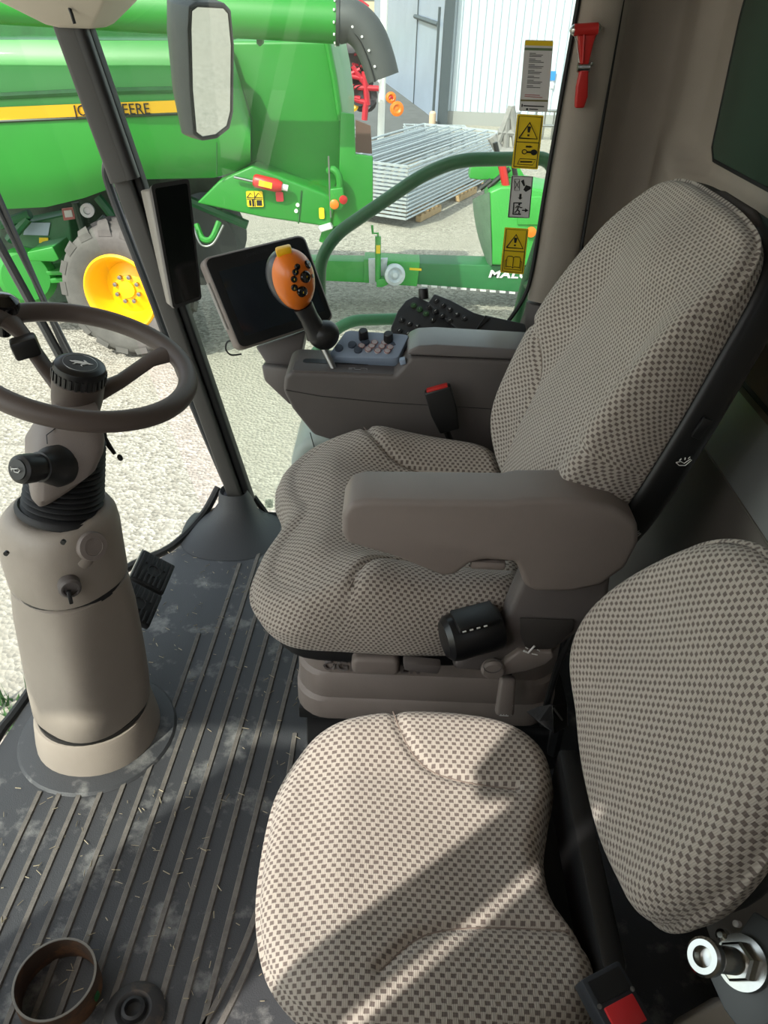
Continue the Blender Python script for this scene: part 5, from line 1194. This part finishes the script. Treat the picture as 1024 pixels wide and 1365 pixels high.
ml.part('jack_foot', yslab([(502, 373), (520, 370), (522, 377), (510, 383), (502, 383)], YB-.2, .15, .008), M_mg, parent=jk)
ml.part('jockey_wheel', lathe([(.07, -.04), (.125, -.035), (.13, 0), (.125, .035), (.09, .045), (.06, .02), (.03, .05), (0, .05)], at(526, 366, y=YB-.2), (.2, -1, .15), 26), M_galv)
ml.part('side_guard', yslab([(652, 256), (668, 249), (700, 249), (770, 262), (770, 356), (655, 354), (656, 330)], YB-.1, .8, .03), M_mg, smooth=40)
gd = []
for j in range(9):
    t = j/8; L0 = (630+4*t+16*t*t, 266+86*t); L1 = (653+3*t, 256+98*t)
    gd.append([at(*L0, y=YB+.5), at((L0[0]+L1[0])/2-3, (L0[1]+L1[1])/2, y=YB+.1), at(*L1, y=YB-.1)])
ml.part('curved_guard', loft(gd, cap=False, closed=False), mat('guard_grey_green', (96, 122, 100), .5, var=.15), smooth=70)
ml.part('upper_frame', yslab([(630, 216), (690, 218), (700, 236), (640, 240), (626, 238)], YB+.4, .3, .01), M_mg)
ml.part('deck', yslab([(690, 262), (780, 262), (780, 300), (690, 300)], YB-.12, .5, .01), M_mg)
ml.part('reflector', lathe([(.06, 0), (.06, .02), (0, .03)], at(708, 309, y=YB-.12), (0, -1, 0), 14), M_orange)
ml.part('red_strut', tube([at(669, 218, y=YB), at(676, 256, y=YB)], .045, 8), M_red)
for a, b_ in (((660, 190), (668, 225)), ((684, 215), (690, 250)), ((650, 250), (680, 225)), ((655, 240), (640, 252))): ml.part('hydraulic_hose', tube([at(*a, y=YB+.1), at(*b_, y=YB+.1)], .03, 8), M_black)
# grey implement arms behind the mower
ga = Rooted('grey_implement', 'grey steel implement frame standing against the white hall', 'implement', tuple(at(680, 200, z=GZ)))
for a, b_, r in (((682, 142), (664, 190), .05), ((682, 142), (688, 195), .05), ((664, 176), (690, 178), .05), ((656, 182), (668, 205), .07), ((676, 160), (674, 205), .05), ((690, 150), (692, 200), .04), ((660, 200), (700, 205), .07), ((700, 190), (690, 215), .06)):
    ga.part('strut', tube([at(*a, y=12), at(*b_, y=12)], r, 8), mat('implement_grey', (140, 136, 134), .5, var=.2))
# ------------------------------------------------------------------ outside the cab: handrail, mirror, wiper, pole
hr = Rooted('handrail', 'dark green tubular handrail bent around outside the side window', 'handrail', (.1, 2.3, .4))
pth = [at(*q, y=2.3) for q in ((680, 470), (700, 385), (737, 268), (740, 228), (728, 211), (612, 213), (565, 232), (448, 312), (427, 345), (426, 400), (432, 470))]
hr.part('top_tube', tube(round_path(pth, .06, 5), .0185, 14), M_dkgreen, smooth=60)
pth = [at(*q, y=2.2) for q in ((380, 520), (446, 440), (470, 427), (600, 423))]
hr.part('lower_tube', tube(round_path(pth, .06, 5), .017, 14), mat('rail_green', (62, 130, 86), .45), smooth=60)
hr.part('mount', tube([at(702, 380, y=2.3), Vector((.42, 2.12, .70))], .014, 10), M_dkgreen)
hr.part('mount', tube([at(600, 423, y=2.2), Vector((.40, 2.12, .48))], .014, 10), M_dkgreen)
ym = 2.55
em = Rooted('exterior_mirror', 'black exterior side mirror reflecting the yard above the display', 'mirror', at(260, 190, y=ym))
mnm = Vector((.80, -.60, -.09)).normalized(); mp_ = at(285, 90, y=ym)
MP = lambda px, py, o=0: on_plane(px, py, mp_+mnm*o, mnm)
hq = [MP(*q) for q in ((262, 2), (300, 4), (309, 14), (313, 60), (312, 150), (307, 172), (290, 185), (270, 188), (258, 180), (253, 120), (250, 40), (252, 8))]
bq = [at(*q, y=ym+.09) for q in ((232, -10), (262, -14), (285, -10), (300, 40), (298, 140), (290, 165), (270, 178), (255, 182), (242, 178), (230, 120), (222, 40), (222, -2))]
cq = [h.lerp(Vector(b_), .55)+Vector((-.012, 0, 0)) for h, b_ in zip(hq, bq)]
em.part('housing', bev(loft([hq, cq, bq]), .008, 3), mat('mirror_housing', (46, 48, 52), .45, var=.1), smooth=50)
gq = [MP(*q, .002) for q in ((263, 8), (298, 10), (305, 18), (309, 60), (308, 148), (303, 168), (288, 180), (270, 183), (261, 176), (256, 120), (254, 40), (255, 14))]
em.part('mirror_glass', slab(gq, mnm, .003), mat('mirror_silver', (228, 230, 230), .03, 1.0))
em.part('glass_seal', tube(gq, .003, 6, closed=True), M_seal)
em.part('stem', tube([at(262, 10, y=ym+.06), at(258, -60, y=ym+.06), Vector((-.55, 2.2, 1.85))], .014, 10), M_black)
vr = Rooted('vertical_rail', 'thin black grab rail running behind the front pillar', 'rail', at(300, 640, y=2.1))
vr.part('tube', tube(smooth_path([at(152, 205, y=2.16), at(142, 222, y=2.15), at(150, 260, y=2.15), at(200, 390, y=2.12), at(245, 510, y=2.12), at(300, 640, y=2.1)], 6), .012, 10), mat('arm_black', (40, 44, 46), .35))
wp_ = Rooted('windshield_wiper', 'black windshield wiper with twin arms seen through steering wheel', 'wiper', at(98, 482, d=2.3))
for a, b_, r in (((-12, 240), (92, 478), .010), ((-16, 300), (84, 482), .014), ((-10, 265), (100, 482), .007)):
    wp_.part('wiper_arm', tube([at(*a, d=2.2), at(*b_, d=2.3)], r, 8), M_black)
wp_.part('pivot', lathe([(.03, 0), (.03, .04), (.02, .05), (0, .05)], at(94, 488, d=2.32), (-.3, -1, .3), 14), M_black)
